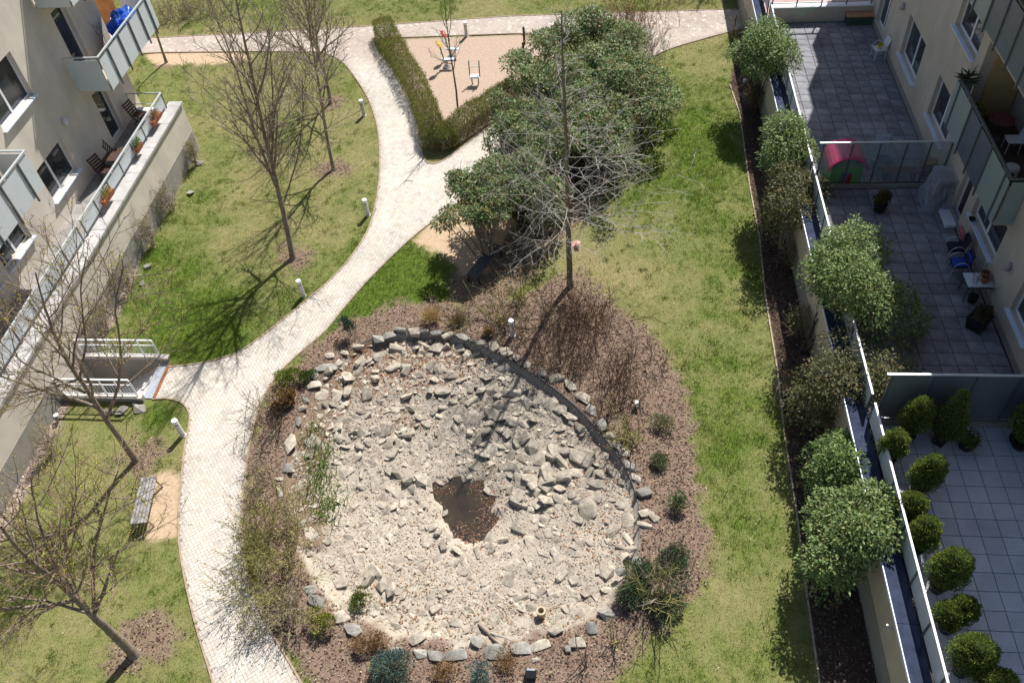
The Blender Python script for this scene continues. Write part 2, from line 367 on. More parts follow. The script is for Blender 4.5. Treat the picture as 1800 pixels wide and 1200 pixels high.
def mixc(f, a, b):
    m = N.new('ShaderNodeMix'); m.data_type = 'RGBA'; Lk.new(f, m.inputs[0]); Lk.new(a, m.inputs[6]); Lk.new(b, m.inputs[7]); return m.outputs[2]
za = N.new('ShaderNodeAttribute'); za.attribute_name = 'zone'; zb = N.new('ShaderNodeAttribute'); zb.attribute_name = 'zone2'
s1 = N.new('ShaderNodeSeparateColor'); Lk.new(za.outputs['Color'], s1.inputs[0]); zc3 = N.new('ShaderNodeAttribute'); zc3.attribute_name = 'zone3'; s3 = N.new('ShaderNodeSeparateColor'); Lk.new(zc3.outputs['Color'], s3.inputs[0])
s2 = N.new('ShaderNodeSeparateColor'); Lk.new(zb.outputs['Color'], s2.inputs[0])
fine = nnoise(38); mid = nnoise(9); big = nnoise(2.2)
straw = ramp(fine, [(.3, (.15, .125, .05)), (.5, (.25, .22, .10)), (.72, (.38, .33, .19))])
lush = ramp(fine, [(.3, (.05, .085, .012)), (.55, (.11, .16, .025)), (.75, (.18, .23, .05))])
grassc = mixc(za.outputs['Alpha'], straw, lush)
mulchc = mixc(big, ramp(fine, [(.28, (.065, .042, .032)), (.5, (.175, .118, .088)), (.66, (.27, .195, .15)), (.8, (.42, .34, .27))]), ramp(fine, [(.28, (.10, .065, .045)), (.5, (.25, .175, .13)), (.75, (.40, .31, .24))]))
sandc = ramp(mid, [(.3, (.36, .265, .195)), (.5, (.43, .325, .25)), (.75, (.50, .39, .305))])
gravc = ramp(fine, [(.28, (.22, .175, .135)), (.45, (.38, .33, .265)), (.6, (.48, .425, .35)), (.78, (.60, .545, .47))])
gravb = ramp(mid, [(.32, (.24, .19, .14)), (.45, (.39, .335, .265)), (.62, (.56, .495, .40))])
wallc = ramp(fine, [(.3, (.12, .08, .06)), (.5, (.33, .25, .20)), (.72, (.55, .47, .42))])
shelfc = ramp(fine, [(.3, (.09, .06, .04)), (.55, (.22, .155, .105)), (.75, (.40, .31, .22))])
jointc = ramp(fine, [(.3, (.22, .185, .145)), (.7, (.33, .285, .23))])
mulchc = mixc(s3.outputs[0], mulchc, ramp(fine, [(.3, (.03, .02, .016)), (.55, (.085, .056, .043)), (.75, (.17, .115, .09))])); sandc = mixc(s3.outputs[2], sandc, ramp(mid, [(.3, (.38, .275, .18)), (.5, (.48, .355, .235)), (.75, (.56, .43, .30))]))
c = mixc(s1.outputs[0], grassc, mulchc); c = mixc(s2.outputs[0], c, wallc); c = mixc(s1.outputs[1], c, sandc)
gg = mixc(big, gravc, gravb); gg = mixc(s3.outputs[1], gg, ramp(fine, [(.28, (.17, .145, .115)), (.5, (.30, .265, .22)), (.75, (.44, .40, .35))])); gg = mixc(s2.outputs[2], gg, shelfc)
c = mixc(s1.outputs[2], c, gg); c = mixc(s2.outputs[1], c, jointc); Lk.new(c, gb.inputs['Base Color'])
bp = N.new('ShaderNodeBump'); bp.inputs['Strength'].default_value = .55; bp.inputs['Distance'].default_value = .03; Lk.new(fine, bp.inputs['Height']); Lk.new(bp.outputs[0], gb.inputs['Normal'])

V3 = np.stack([x, y, z], 1)
jj, ii = np.meshgrid(np.arange(ny-1), np.arange(nx-1), indexing='ij'); a0 = (jj*nx+ii).ravel()
quads = np.stack([a0, a0+1, a0+nx+1, a0+nx], 1)
cxy = pts[a0]+GS/2
keep = ~((cxy[:, 0] > PIT[0]-.25) & (cxy[:, 0] < PIT[1]+.02) & (cxy[:, 1] > PIT[2]-.15) & (cxy[:, 1] < PIT[3]+.15)) & ~((cxy[:, 0] < -19.0) & (cxy[:, 1] < 32.2))
zone_id = np.zeros(len(pts), int); zone_id[mul > .5] = 1; zone_id[wal > .5] = 4; zone_id[sand > .5] = 2; zone_id[sdp < .06] = 3; zone_id[pat > .5] = 5
fz = zone_id[a0]
GROUND = {}
for zi, (nm, lab, cat) in enumerate([('lawn', 'patchy green and straw coloured spring lawn of the courtyard', 'lawn'), ('mulch_bed', 'red brown bark mulch beds round the dry pond and along the wall', 'mulch bed'),
        ('sand_ground', 'bare tan sand of the playground and the bench places', 'sand'), ('pond_bed', 'dry pond hollow of pale gravel and broken stones', 'pond'),
        ('gravel_strip', 'stony strip along the foot of the terrace wall', 'gravel strip'), ('path', 'cream herringbone brick path winding through the courtyard', 'path')]):
    q = quads[keep & (fz == zi)]; used = np.unique(q); remap = np.full(len(V3), -1); remap[used] = np.arange(len(used))
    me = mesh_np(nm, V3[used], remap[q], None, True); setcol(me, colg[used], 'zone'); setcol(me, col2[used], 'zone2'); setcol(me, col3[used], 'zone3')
    GROUND[nm] = tag(link(nm, me, gm), lab, cat, kind='structure')
tag(MB().box(-120, 120, -60, 160, -2.9, -2.6).build('ground', mat('subsoil', (.16, .13, .08), .95)), 'deep soil sheet under the whole courtyard', 'ground', kind='structure')

# ---------------------------------------------------------------- herringbone pavers
ang = math.radians(38); bl = .105; R = rot2(ang)
us = np.arange(-420, 420); uu, vv = np.meshgrid(us, us); uu = uu.ravel(); vv = vv.ravel(); cc = np.array([-8., 26.])
def visible(w, mg=120):
    q = np.concatenate([w, np.zeros((len(w), 1))], 1)-np.array([0, 0, CAM_H]); d = q@CW; px = 900+F_PX*(q@CR)/d; py = 600-F_PX*(q@CU)/d
    return (px > -mg) & (px < 1800+mg) & (py > -mg) & (py < 1200+mg)
br = []
for mod, sx, sy in ((0, 2, 1), (3, 1, 2)):
    m = (uu-vv) % 4 == mod; c0 = np.stack([uu[m], vv[m]], 1)*bl; ctr = (c0+np.array([sx, sy])*bl/2)@R.T+cc
    k = visible(ctr) & (ctr[:, 1] < 52) & (ctr[:, 0] > -33) & (ctr[:, 0] < 7.2); c0, ctr = c0[k], ctr[k]
    k = in_path(ctr); c0 = c0[k]; g = .0038
    quad = np.stack([c0+[g, g], c0+[sx*bl-g, g], c0+[sx*bl-g, sy*bl-g], c0+[g, sy*bl-g]], 1)
    br.append(quad@R.T+cc)
br = np.concatenate(br); nb = len(br); fl = br.reshape(-1, 2); outm = ~in_path(fl)
if outm.any():
    best = np.full(outm.sum(), 1e9); nr = fl[outm].copy()
    for q in path_polys:
        d, n_ = seg_near(q, fl[outm]); b_ = d < best; best[b_] = d[b_]; nr[b_] = n_[b_]
    fl[outm] = nr
br = fl.reshape(-1, 4, 2); rs = np.random.RandomState(3); tz = .0235+rs.uniform(-.0012, .0012, nb)
tilt = rs.uniform(-.0007, .0007, (nb, 4)); ctr = br.mean(1, keepdims=True); top = ctr+(br-ctr)*.985
V = np.concatenate([np.concatenate([top, (tz[:, None]+tilt)[..., None]], 2), np.concatenate([br, np.full((nb, 4, 1), .016)], 2)], 1).reshape(-1, 3)
i0 = np.arange(nb)[:, None]*8
Fc = np.concatenate([i0+np.array([[0, 1, 2, 3]])]+[i0+np.array([[k, 4+k, 4+(k+1) % 4, (k+1) % 4]]) for k in range(4)])
tone = rs.normal(0, 1, nb); cb = fbm(ctr[:, 0, 0], ctr[:, 0, 1], .6, 3)-.5
basec = np.array([.545, .505, .445])*(1+.06*tone[:, None]+.28*cb[:, None])
stn = fbm(ctr[:, 0, 0], ctr[:, 0, 1], 2.3, 61)[:, None]; basec = basec*(1-.13*sstep(.58, .75, stn))
edg = np.minimum.reduce([seg_near(q, ctr[:, 0, :], False)[0] for q in (edge_left, edge_up, edge_right, tip_left)])[:, None]; basec = basec*(1-.14*sstep(.35, .05, edg+.25*(stn-.5)))
pink = (rs.rand(nb) < .25)[:, None]; basec = np.where(pink, basec*np.array([1.01, .97, .94]), basec)
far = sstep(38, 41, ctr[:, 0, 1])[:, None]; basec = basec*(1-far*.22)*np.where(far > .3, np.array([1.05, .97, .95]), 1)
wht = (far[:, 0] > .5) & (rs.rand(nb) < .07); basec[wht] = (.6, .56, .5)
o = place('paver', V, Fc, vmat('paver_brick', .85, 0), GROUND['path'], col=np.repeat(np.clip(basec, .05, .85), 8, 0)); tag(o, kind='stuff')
edm = mat('edging_concrete', (.36, .27, .20), .9, .25, 5); 
for ln in (edge_left, edge_up, tip_left, edge_right, top_up, top_lo, pl_lo):
    MB().strip(ln, .055, -.1, .045).build('kerb', edm, GROUND['path'])
MB().strip(strip_out, .05, -.05, .05).build('edging_board', mat('edging_wood', (.38, .31, .22), .9, .3, 8), GROUND['mulch_bed'])
print('ground ok', nb)
# ================================================================ BUILDINGS AND TERRACES
M_stuc = mat('stucco_cream', (.60, .52, .42), .9, .06, 1.2, .25, bscale=60, stain=.2)
M_stucL = mat('stucco_beige', (.68, .61, .52), .9, .06, 1.2, .25, bscale=60, stain=.2)
M_plinth = mat('plinth_grey', (.30, .28, .25), .9, .1, 2, .2)
M_white = mat('window_white', (.78, .78, .80), .45, .04, 3)
M_sill = mat('sill_metal', (.66, .72, .84), .4, .06, 3, spec=.5)
M_pane = mat('window_glass', (.028, .034, .04), .06, .4, .8, spec=.6)
M_steel = mat('steel_grey', (.14, .155, .165), .45, .15, 5, metal=.4)
M_rail = mat('rail_galvanised', (.55, .60, .62), .4, .1, 4, metal=.35)
M_panelG = mat('panel_greygreen', (.27, .335, .32), .35, .05, 1.5, spec=.5)
M_panelL = mat('panel_palegrey', (.58, .63, .65), .35, .05, 1.5, spec=.5)
M_panelB = mat('panel_bluegrey', (.115, .14, .18), .3, .12, 1.5, spec=.5)
M_frost = glassmat('frosted_glass', (.66, .72, .75), .8, .3)
M_clear = glassmat('tinted_glass', (.30, .36, .38), .32, .05)
M_cap = mat('cap_metal', (.035, .046, .08), .85, .3, 3, spec=.08)
M_orange = mat('stucco_ochre', (.52, .36, .17), .9, .06, 2)
M_slab = mat('balcony_concrete', (.50, .43, .34), .9, .1, 2)
M_conc = mat('concrete_light', (.50, .48, .46), .9, .15, 4, .2, stain=.3)
M_black = mat('black_plastic', (.02, .02, .022), .5, .3, 6)
FLOOR = 2.15

def wall_cells(mb, x0, x1, y0, y1, z0, z1, holes):
    ys = sorted({y0, y1, *[h[0] for h in holes], *[h[1] for h in holes]}); zs = sorted({z0, z1, *[h[2] for h in holes], *[h[3] for h in holes]})
    for a, b in zip(ys[:-1], ys[1:]):
        run = None
        for c_, d_ in zip(zs[:-1], zs[1:]):
            hole = any(h[0] <= a+1e-6 and b-1e-6 <= h[1] and h[2] <= c_+1e-6 and d_-1e-6 <= h[3] for h in holes)
            if hole:
                if run: mb.box(x0, x1, a, b, run[0], run[1]); run = None
            else: run = (run[0], d_) if run else (c_, d_)
        if run: mb.box(x0, x1, a, b, run[0], run[1])
def window(bld, xf, s, y0, y1, z0, z1, mull=None, sill=True, door=False, name='window'):
    """s = +1 when the facade looks to +X; frame set back 0.14 m"""
    xo = xf-s*.16; X = lambda d: sorted((xo, xo-s*d)); a, b = X(.07); f = MB(); t = .075
    f.box(a, b, y0, y0+t, z0, z1).box(a, b, y1-t, y1, z0, z1).box(a, b, y0+t, y1-t, z0, z0+t).box(a, b, y0+t, y1-t, z1-t, z1)
    if mull: f.box(a, b, mull-.05, mull+.05, z0+t, z1-t)
    w = f.build(name, M_white, bld); p0, p1 = sorted((xo-s*.03, xo-s*.045))
    spans = [(y0+t, y1-t)] if not mull else [(y0+t, mull-.05), (mull+.05, y1-t)]
    for c_, d_ in spans: MB().box(p0, p1, c_, d_, z0+t, z1-t).build('pane', M_pane, w)
    if sill:
        c_, d_ = sorted((xf-s*.15, xf+s*.13)); MB().box(c_, d_, y0-.06, y1+.06, z0-.045, z0-.003).build('sill', M_sill, w)
    return w

# ---- right hand building (in its own shade, facade x = 12.15)
RB = thing('apartment_building', 'cream stuccoed apartment block above the shaded paved terraces', 'building', (16, 28, 0))
XR = 12.15
rw = [(30.93, 33.37, 3.19, 4.86, 32.1), (26.62, 28.87, 3.25, 4.88, 27.75), (26.6, 29.0, 6.72, 8.3, 27.8), (17.2, 18.7, 3.12, 4.8, None), (35.95, 37.4, 2.5, 4.7, 36.6), (20.62, 23.0, 3.27, 4.62, 21.9), (23.55, 24.35, 2.3, 4.55, None)]
up = [(yy, yy+2.2, zz, zz+1.6, yy+1.1) for zz in (10.2, 13.7) for yy in (17.2, 26.7, 31, 35.9)]
log = [(20.7, 26.0, 5.05, 7.75), (20.7, 26.0, 8.55, 11.2)]
m = MB(); wall_cells(m, XR, XR+.35, 10, 40.8, 2.0, 15.9, [h[:4] for h in rw+up]+log); m.build('wall', M_stuc, RB)
MB().box(XR, XR+.35, 40.8, 42.2, 0, 14.6).box(XR, XR+.35, 42.2, 43.8, 0, 12.1).build('wall', M_stuc, RB)
MB().box(XR+.36, 22, 40.7, 42.2, 0, 14.55).box(XR+.36, 22, 42.2, 43.78, 0, 12.05).box(13.6, 22, 10, 40.7, 0, 15.85).box(XR+.36, 13.6, 10, 40.7, 11.25, 15.85).box(XR+.36, 13.6, 10, 20.7, 0, 11.2).box(XR+.36, 13.6, 26.0, 40.7, 0, 11.2).build('core', M_stuc, RB)
for a_, b_ in ((0, 5.0), (7.8, 8.5)): MB().box(XR+.36, 13.6, 20.7, 26.0, a_, b_).build('floor_slab', M_slab, RB)
MB().box(XR-.02, 22.2, 9.8, 40.82, 15.9, 16.05).build('roof', M_cap, RB)
MB().box(XR-.012, XR, 10, 43.8, 2.16, 2.42).build('skirting', M_plinth, RB)
for h in rw: window(RB, XR, -1, *h[:4], mull=h[4], sill=h[3]-h[2] < 1.9)
for h in up: window(RB, XR, -1, *h[:4], mull=h[4])
# ochre side walls and back door inside the loggias
for z0 in (5.05, 8.55):
    for a_, b_ in ((25.93, 25.995), (20.705, 20.77)): MB().box(XR+.351, 13.55, a_, b_, z0, z0+2.7).build('loggia_wall', M_orange, RB)
    for (a, b, c_) in ((24.3, 25.5, z0+.06), (21.3, 23.4, z0+.06)):
        window(RB, 13.45, -1, a, b, c_, c_+2.1, mull=(a+b)/2, sill=False, name='balcony_door')
    MB().box(XR+.36, 13.59, 20.78, 25.92, z0-.01, z0+.02).build('balcony_floor', mat('floor_darkred', (.10, .065, .055), .7), RB)
def balcony(bld, xo, xi, y0, y1, zb, zt, posts, mats, s, endpanels=True, slab=True, rail=M_steel):
    """parapet of infill panels at xo, posts carried down below the slab; s = outward sign"""
    b = MB().box(min(xo-s*.06, xi), max(xo-s*.06, xi), y0, y1, zb, zb+.18).build('balcony', M_slab, bld)
    r = MB(); r.box(xo-.035, xo+.035, y0-.03, y1+.03, zt-.05, zt); r.box(min(xo-s*.036, xi), max(xo-s*.036, xi), y0-.03, y0+.03, zt-.05, zt); r.box(min(xo-s*.036, xi), max(xo-s*.036, xi), y1-.03, y1+.03, zt-.05, zt)
    r.build('top_rail', rail, b)
    for p_ in posts: MB().box(min(xo, xo+s*.05), max(xo, xo+s*.05), p_-.03, p_+.03, zb-.16, zt-.051).build('post', M_steel, b)
    ps = sorted({y0, *posts, y1}); 
    for k, (a, c_) in enumerate(zip(ps[:-1], ps[1:])):
        if c_-a > .15: MB().box(xo-.012, xo-.002, a+.035, c_-.035, zb+.02, zt-.14).build('panel', mats[k % len(mats)], b)
    if endpanels:
        for yy in (y0, y1): MB().box(min(xo-s*.06, xi+s*.03), max(xo-s*.06, xi+s*.03), yy-.006, yy+.006, zb+.02, zt-.14).build('panel', mats[0], b)
    return b
balcony(RB, 11.56, XR-.001, 20.5, 26.02, 4.85, 6.58, [25.6, 24.3, 23.25, 22.15, 20.85], [M_panelG, M_panelG, M_panelB, M_panelB, M_panelG, M_panelG], -1)
balcony(RB, 11.66, XR-.001, 20.5, 27.3, 8.38, 10.05, [26.9, 25.7, 24.6, 23.5, 22.45, 21.0], [M_panelB, M_panelB, M_panelB, M_panelB, M_panelB, M_panelG, M_panelG], -1)
for yy, zz in ((34.3, 4.7), (19.6, 4.0)):
    MB().lathe((XR-.09, yy, zz), [(.02, -.16), (.09, -.12), (.1, .05), (.06, .15), (.02, .17)], 12).build('wall_lamp', M_conc, RB, smooth_=True)

# ---- right podium: garden wall with metal cap, glass railing, paved terraces
RW = thing('terrace_wall', 'cream terrace wall with dark metal coping above the mulch strip', 'wall', (7.2, 20, 0))
MB().box(7.05, 7.42, 3, 46, -.3, 2.42).build('wall', M_stuc, RW)
MB().box(7.035, 7.05, 3, 46, -.2, .95).build('plinth', M_plinth, RW)
for k, yy in enumerate(np.arange(3, 46, 2.0)):
    MB().box(6.98, 7.47, yy, yy+1.99, 2.421, 2.46+.002*(k % 2)).build('coping', M_cap, RW)
    MB().box(6.955, 6.98, yy, yy+1.99, 2.36, 2.475).build('drip_edge', M_sill, RW)
def glass_rail(y0, y1, label, grp):
    t = thing('glass_railing', label, 'railing', (7.52, (y0+y1)/2, FLOOR), grp)
    MB().box(7.49, 7.545, y0, y1, 3.17, 3.21).build('top_rail', M_white, t)
    n = max(1, round((y1-y0)/1.25)); st = (y1-y0)/n
    for k in range(n+1): MB().bar((7.52, min(max(y0+k*st, y0+.03), y1-.03), FLOOR), (7.52, min(max(y0+k*st, y0+.03), y1-.03), 3.169), .05, .04).build('post', M_steel, t)
    for k in range(n): MB().box(7.512, 7.522, y0+k*st+.05, y0+(k+1)*st-.05, 2.5, 3.1).build('pane', M_frost, t)
glass_rail(5, 15.0, 'frosted glass railing with white top rail beside the potted thuja row', 'railings along the terrace edge')
glass_rail(15.3, 25.7, 'frosted glass railing behind the large climbing evergreen bush', 'railings along the terrace edge')
glass_rail(26.0, 38.0, 'frosted glass railing beside the terrace with the pink playhouse', 'railings along the terrace edge')
glass_rail(38.4, 46.0, 'frosted glass railing of the farthest terrace beyond the low wall', 'railings along the terrace edge')
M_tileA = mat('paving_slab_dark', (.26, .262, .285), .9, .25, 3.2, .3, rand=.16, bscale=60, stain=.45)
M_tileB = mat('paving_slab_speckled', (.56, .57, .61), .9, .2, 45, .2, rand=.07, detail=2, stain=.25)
def terrace(nm, y0, y1, m, label, yoff, xoff, cut=0):
    t = tag(MB().box(7.42, XR, y0, y1, 1.7, FLOOR-.035).build('terrace', mat('terrace_bedding', (.045, .04, .04), .95)), label, 'terrace', kind='structure')
    s_ = .5; me = None
    b = MB(); g = .011; b.add([(g, g, .02), (s_-g, g, .02), (s_-g, s_-g, .02), (g, s_-g, .02), (g*.5, g*.5, -.02), (s_-g*.5, g*.5, -.02), (s_-g*.5, s_-g*.5, -.02), (g*.5, s_-g*.5, -.02)], [(0, 1, 2, 3), (0, 4, 5, 1), (1, 5, 6, 2), (2, 6, 7, 3), (3, 7, 4, 0)])
    me = bpy.data.meshes.new('slab'); me.from_pydata(b.v, [], b.f); me.update(); me.materials.append(m)
    yy = y0+yoff
    while yy < y1-.2:
        xx = 7.57+xoff
        while xx < XR-.1:
            o = bpy.data.objects.new('slab', me); COL.objects.link(o); o.parent = t; o.location = (xx, yy, FLOOR-.02+random.uniform(-.002, .002))
            sx = min(1, (XR-.02-xx)/s_); sy = min(1, (y1-.02-yy)/s_); o.scale = (sx, sy, 1); xx += s_
        yy += s_
    return t
random.seed(4)
terrace('terrace_low', 5.0, 15.05, M_tileB, 'speckled pale slab terrace lined with potted thujas', .05, .12)
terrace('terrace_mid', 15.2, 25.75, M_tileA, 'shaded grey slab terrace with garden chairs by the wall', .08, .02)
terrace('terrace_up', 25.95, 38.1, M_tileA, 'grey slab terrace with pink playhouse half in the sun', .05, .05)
tag(MB().box(7.42, XR, 38.45, 46, 1.7, FLOOR).build('terrace', mat('terrace_pink', (.42, .30, .28), .9, .15, 3)), 'reddish paved terrace beyond the low dividing wall', 'terrace', kind='structure')
tag(MB().box(7.05, 22, 46, 70, -.5, .02).build('yard', mat('yard_paving', (.3, .28, .25), .9)), 'plain paved yard behind the far terrace', 'yard', kind='structure')

def partition(Y, zt, zb, label, posts, glass, curb=True):
    t = thing('terrace_partition', label, 'partition', (9.8, Y, FLOOR), 'partitions between terraces')
    MB().box(7.6, XR-.02, Y-.03, Y+.03, zt-.045, zt).build('top_rail', M_rail, t); MB().box(7.6, XR-.02, Y-.02, Y+.02, zb-.05, zb).build('bottom_rail', M_steel, t)
    for p_ in posts: MB().box(p_-.025, p_+.025, Y-.025, Y+.025, FLOOR, zt-.046).build('post', M_steel, t)
    for a, b in zip(posts[:-1], posts[1:]): MB().box(a+.03, b-.03, Y-.006, Y+.006, zb+.03, zt-.06).build('pane', glass, t)
    if curb: MB().box(7.57, XR-.02, Y-.1, Y+.1, FLOOR-.02, FLOOR+.14).build('kerb', M_plinth, t)
partition(25.87, 4.1, 2.36, 'clear glass partition in front of the pink and green playhouse', [7.75, 8.75, 9.7, 10.6, 11.4, 12.1], M_clear)
partition(15.13, 4.3, 2.36, 'tall dark tinted glass screen behind the potted conifers', [7.75, 8.85, 9.95, 11.05, 12.1], glassmat('screen_glass', (.16, .19, .205), .82, .12))
t = thing('dividing_wall', 'low cream wall with pale coping and railing between far terraces', 'wall', (9.8, 38.25, FLOOR))
MB().box(7.57, XR-.01, 38.12, 38.38, FLOOR-.3, 2.82).build('wall', M_stuc, t); MB().box(7.55, XR-.01, 38.08, 38.42, 2.821, 2.87).build('coping', M_white, t)
for xx in (7.65, 8.75, 9.85, 10.95, 12.05): MB().box(xx-.025, xx+.025, 38.22, 38.28, 2.871, 3.75).build('post', M_steel, t)
MB().box(7.6, 12.1, 38.21, 38.29, 3.751, 3.8).build('top_rail', M_rail, t); MB().box(7.6, 12.1, 38.235, 38.265, 2.98, 3.02).build('bottom_rail', M_rail, t)

# ---- left hand building (facade x = -21) on its podium
LB = thing('apartment_building', 'beige apartment block with grey panelled balconies above a railed terrace', 'building', (-25, 24, 0))
XL = -21.0
lw = [(23.9, 26.22, 6.5, 8.25, 24.95), (24.25, 26.38, 3.02, 4.5, 25.15), (17.5, 19.8, 6.5, 8.25, 18.6), (17.5, 19.8, 3.02, 4.5, 18.6), (20.4, 22.3, 3.02, 4.5, 21.4), (10.5, 12.8, 3.0, 4.5, 11.6), (10.5, 12.8, 6.5, 8.2, 11.6)]
ld = [(29.3, 30.35, 5.24, 8.05), (29.3, 30.35, 2.22, 4.5), (14.2, 15.4, 2.22, 4.5)]
m = MB(); wall_cells(m, XL-.35, XL, 4, 32.35, 2.0, 15, [h[:4] for h in lw]+ld); m.build('wall', M_stucL, LB)
MB().box(-33, XL-.36, 4, 32.34, -.5, 15).build('core', M_stucL, LB); MB().box(-33, XL+.3, 3.8, 32.6, 15, 15.3).build('roof', M_cap, LB)
for h in lw: window(LB, XL, 1, *h[:4], mull=h[4])
for h in ld: window(LB, XL, 1, *h, sill=False, name='door')
balcony(LB, -19.56, XL+.001, 28.72, 34.05, 5.05, 6.55, [29.55, 30.6, 31.7, 32.75, 33.6], [M_panelL, M_panelL], 1, rail=M_rail)
MB().box(-24, XL, 32.36, 34.05, 5.05, 5.23).build('balcony_slab', M_slab, LB)
MB().box(-23.5, -21.2, 33.9, 33.98, 5.24, 7.1).build('balcony_screen', mat('wood_screen', (.38, .18, .07), .7, .25, 4), LB)
balcony(LB, -19.62, XL+.001, 15.0, 22.66, 5.05, 6.55, [22.0, 20.8, 19.6, 18.3, 17.0, 15.8], [M_panelL, M_panelL], 1, rail=M_rail)
balcony(LB, -19.56, XL+.001, 28.72, 34.05, 8.55, 10.05, [29.55, 30.6, 31.7, 32.75, 33.6], [M_panelL, M_panelL], 1, rail=M_rail)
MB().lathe((XL+.08, 26.95, 4.85), [(.02, -.14), (.1, -.1), (.11, .05), (.06, .14), (.02, .16)], 12).build('wall_lamp', mat('lamp_grey', (.6, .6, .62), .5), LB, smooth_=True)
LW = thing('terrace_wall', 'cream garden wall with broad stone ledge below the left railing', 'wall', (-18.9, 20, 0))
MB().box(-19.25, -18.86, 4, 32.0, -1.9, 2.38).build('wall', M_stucL, LW)
MB().box(-18.859, -18.845, 4, 17.1, -.3, 1.0).box(-18.859, -18.845, 18.85, 31.9, -.3, 1.0).build('plinth', M_plinth, LW)
MB().box(-33, -19.26, 31.75, 32.0, -.5, 2.1).build('end_wall', M_stucL, LW)
for k, yy in enumerate(np.arange(4, 32, 1.75)): MB().box(-19.42, -18.78, yy+.004, yy+1.746, 2.381, 2.5).build('ledge_stone', M_conc, LW, bevel=.01)
tag(MB().box(XL, -19.26, 4, 31.74, 1.8, FLOOR).build('terrace', mat('terrace_left', (.33, .31, .29), .9, .2, 4, stain=.4)), 'narrow paved terrace behind the railing of the beige building', 'terrace', kind='structure')
def left_rail(y0, y1, label):
    t = thing('terrace_railing', label, 'railing', (-19.3, (y0+y1)/2, 2.5), 'railings on the left ledge')
    MB().box(-19.36, -19.28, y0, y1, 3.22, 3.27).build('top_rail', M_rail, t); MB().box(-19.335, -19.305, y0, y1, 2.6, 2.63).build('bottom_rail', M_steel, t)
    n = round((y1-y0)/1.3); st = (y1-y0)/n
    for k in range(n+1): MB().bar((-19.32, min(max(y0+k*st, y0+.03), y1-.03), 2.5), (-19.32, min(max(y0+k*st, y0+.03), y1-.03), 3.219), .04, .05).build('post', M_steel, t)
    for k in range(n): MB().box(-19.325, -19.315, y0+k*st+.04, y0+(k+1)*st-.04, 2.64, 3.12).build('panel', M_frost, t)
    return t
t = left_rail(22.9, 31.5, 'pale metal railing with frosted panels carrying terracotta window boxes')
MB().box(-20.95, -19.365, 31.46, 31.5, 3.22, 3.27).box(-20.95, -20.9, 31.46, 31.5, FLOOR, 3.21).box(-20.95, -19.365, 31.47, 31.49, 2.7, 2.73).build('side_rail', M_rail, t)
left_rail(6.0, 22.6, 'pale metal railing with frosted panels behind the leaning bare tree')

# ---- stair well from the path down to the basement of the left building
ST = thing('stairwell', 'sunken stair with stone walls and white railings beside the path', 'stairs', (-17.3, 18, 0))
x0, x1, y0, y1 = PIT
M_cap2 = mat('stone_cap', (.55, .51, .46), .85, .12, 5, .2)
MB().box(x0, x1+.35, y1, y1+.16, -1.9, .2).build('side_wall', M_plinth, ST); MB().box(x0, x1+.1, y0-.16, y0, -1.9, .2).build('side_wall', M_plinth, ST)
for k in range(4):
    a = x0+k*(x1+.4-x0)/4; MB().box(a+.005, a+(x1+.4-x0)/4-.005, y1-.03, y1+.2, .201, .27).build('cap_stone', M_cap2, ST, bevel=.012)
    a = x0+k*(x1+.1-x0)/4; MB().box(a+.005, a+(x1+.1-x0)/4-.005, y0-.2, y0+.03, .201, .27).build('cap_stone', M_cap2, ST, bevel=.012)
MB().box(x0, x1, y0, y1, -2.1, -1.9).build('stair_floor', M_plinth, ST)
for k in range(9): MB().box(x1-.28*(k+1), x1-.28*k, y0, y1, -1.9, -.06-.185*(k+1)).build('step', mat('step_stone', (.62, .60, .57), .85, .1, 5), ST)
MB().box(x1, x1+.34, y0, y1, -1.9, .035).build('landing_grate', mat('grate_steel', (.40, .43, .48), .5, .2, 30, metal=.3), ST)
MB().box(x1+.345, x1+.46, y0+.05, y1-.05, -.05, .032).build('door_mat', mat('coir_mat', (.26, .10, .045), .95, .3, 60), ST)
for yy, a, b in ((y1+.08, x0+.1, x1+.1), (y0-.08, x0+.1, x1-.05)):
    MB().bar((a, yy, 1.12), (b, yy, 1.12), .06, .05).bar((a, yy, .85), (b, yy, .85), .03, .04).bar((a, yy, .36), (b, yy, .36), .03, .04).build('handrail', M_white, ST)
    n = 5
    for k in range(n+1): MB().bar((a+(b-a)*k/n, yy, .271), (a+(b-a)*k/n, yy, 1.095), .04, .04).build('post', M_white, ST)
    for k in range(int((b-a)/.11)): MB().bar((a+.05+k*.11, yy, .38), (a+.05+k*.11, yy, .83), .018, .018).build('baluster', M_rail, ST)
print('buildings ok')
# ================================================================ POND: stones, gravel, liner, water
rs = np.random.RandomState(11); random.seed(11)
PB = GROUND['pond_bed']
M_stone = mat('pond_stone', (.37, .32, .25), .92, .3, 3.5, .6, col2=(.54, .48, .385), rand=.2, bscale=14, stain=.3)
M_stone2 = mat('rim_stone_grey', (.26, .245, .215), .92, .35, 3, .6, col2=(.39, .37, .325), rand=.22, bscale=14, stain=.3)
def rock_mesh(seed, flat):
    r = np.random.RandomState(seed); bm = bmesh.new()
    for k in range(16):
        v = r.normal(size=3); v = v/np.abs(v).max()*.5*r.uniform(.75, 1.0); v[2] *= flat; bm.verts.new(v)
    res = bmesh.ops.convex_hull(bm, input=bm.verts[:]); bmesh.ops.delete(bm, geom=[v for v in bm.verts if not v.link_faces], context='VERTS')
    bmesh.ops.bevel(bm, geom=bm.edges[:], offset=.02, segments=1, affect='EDGES', clamp_overlap=True)
    me = bpy.data.meshes.new('stone'); bm.to_mesh(me); bm.free(); return me
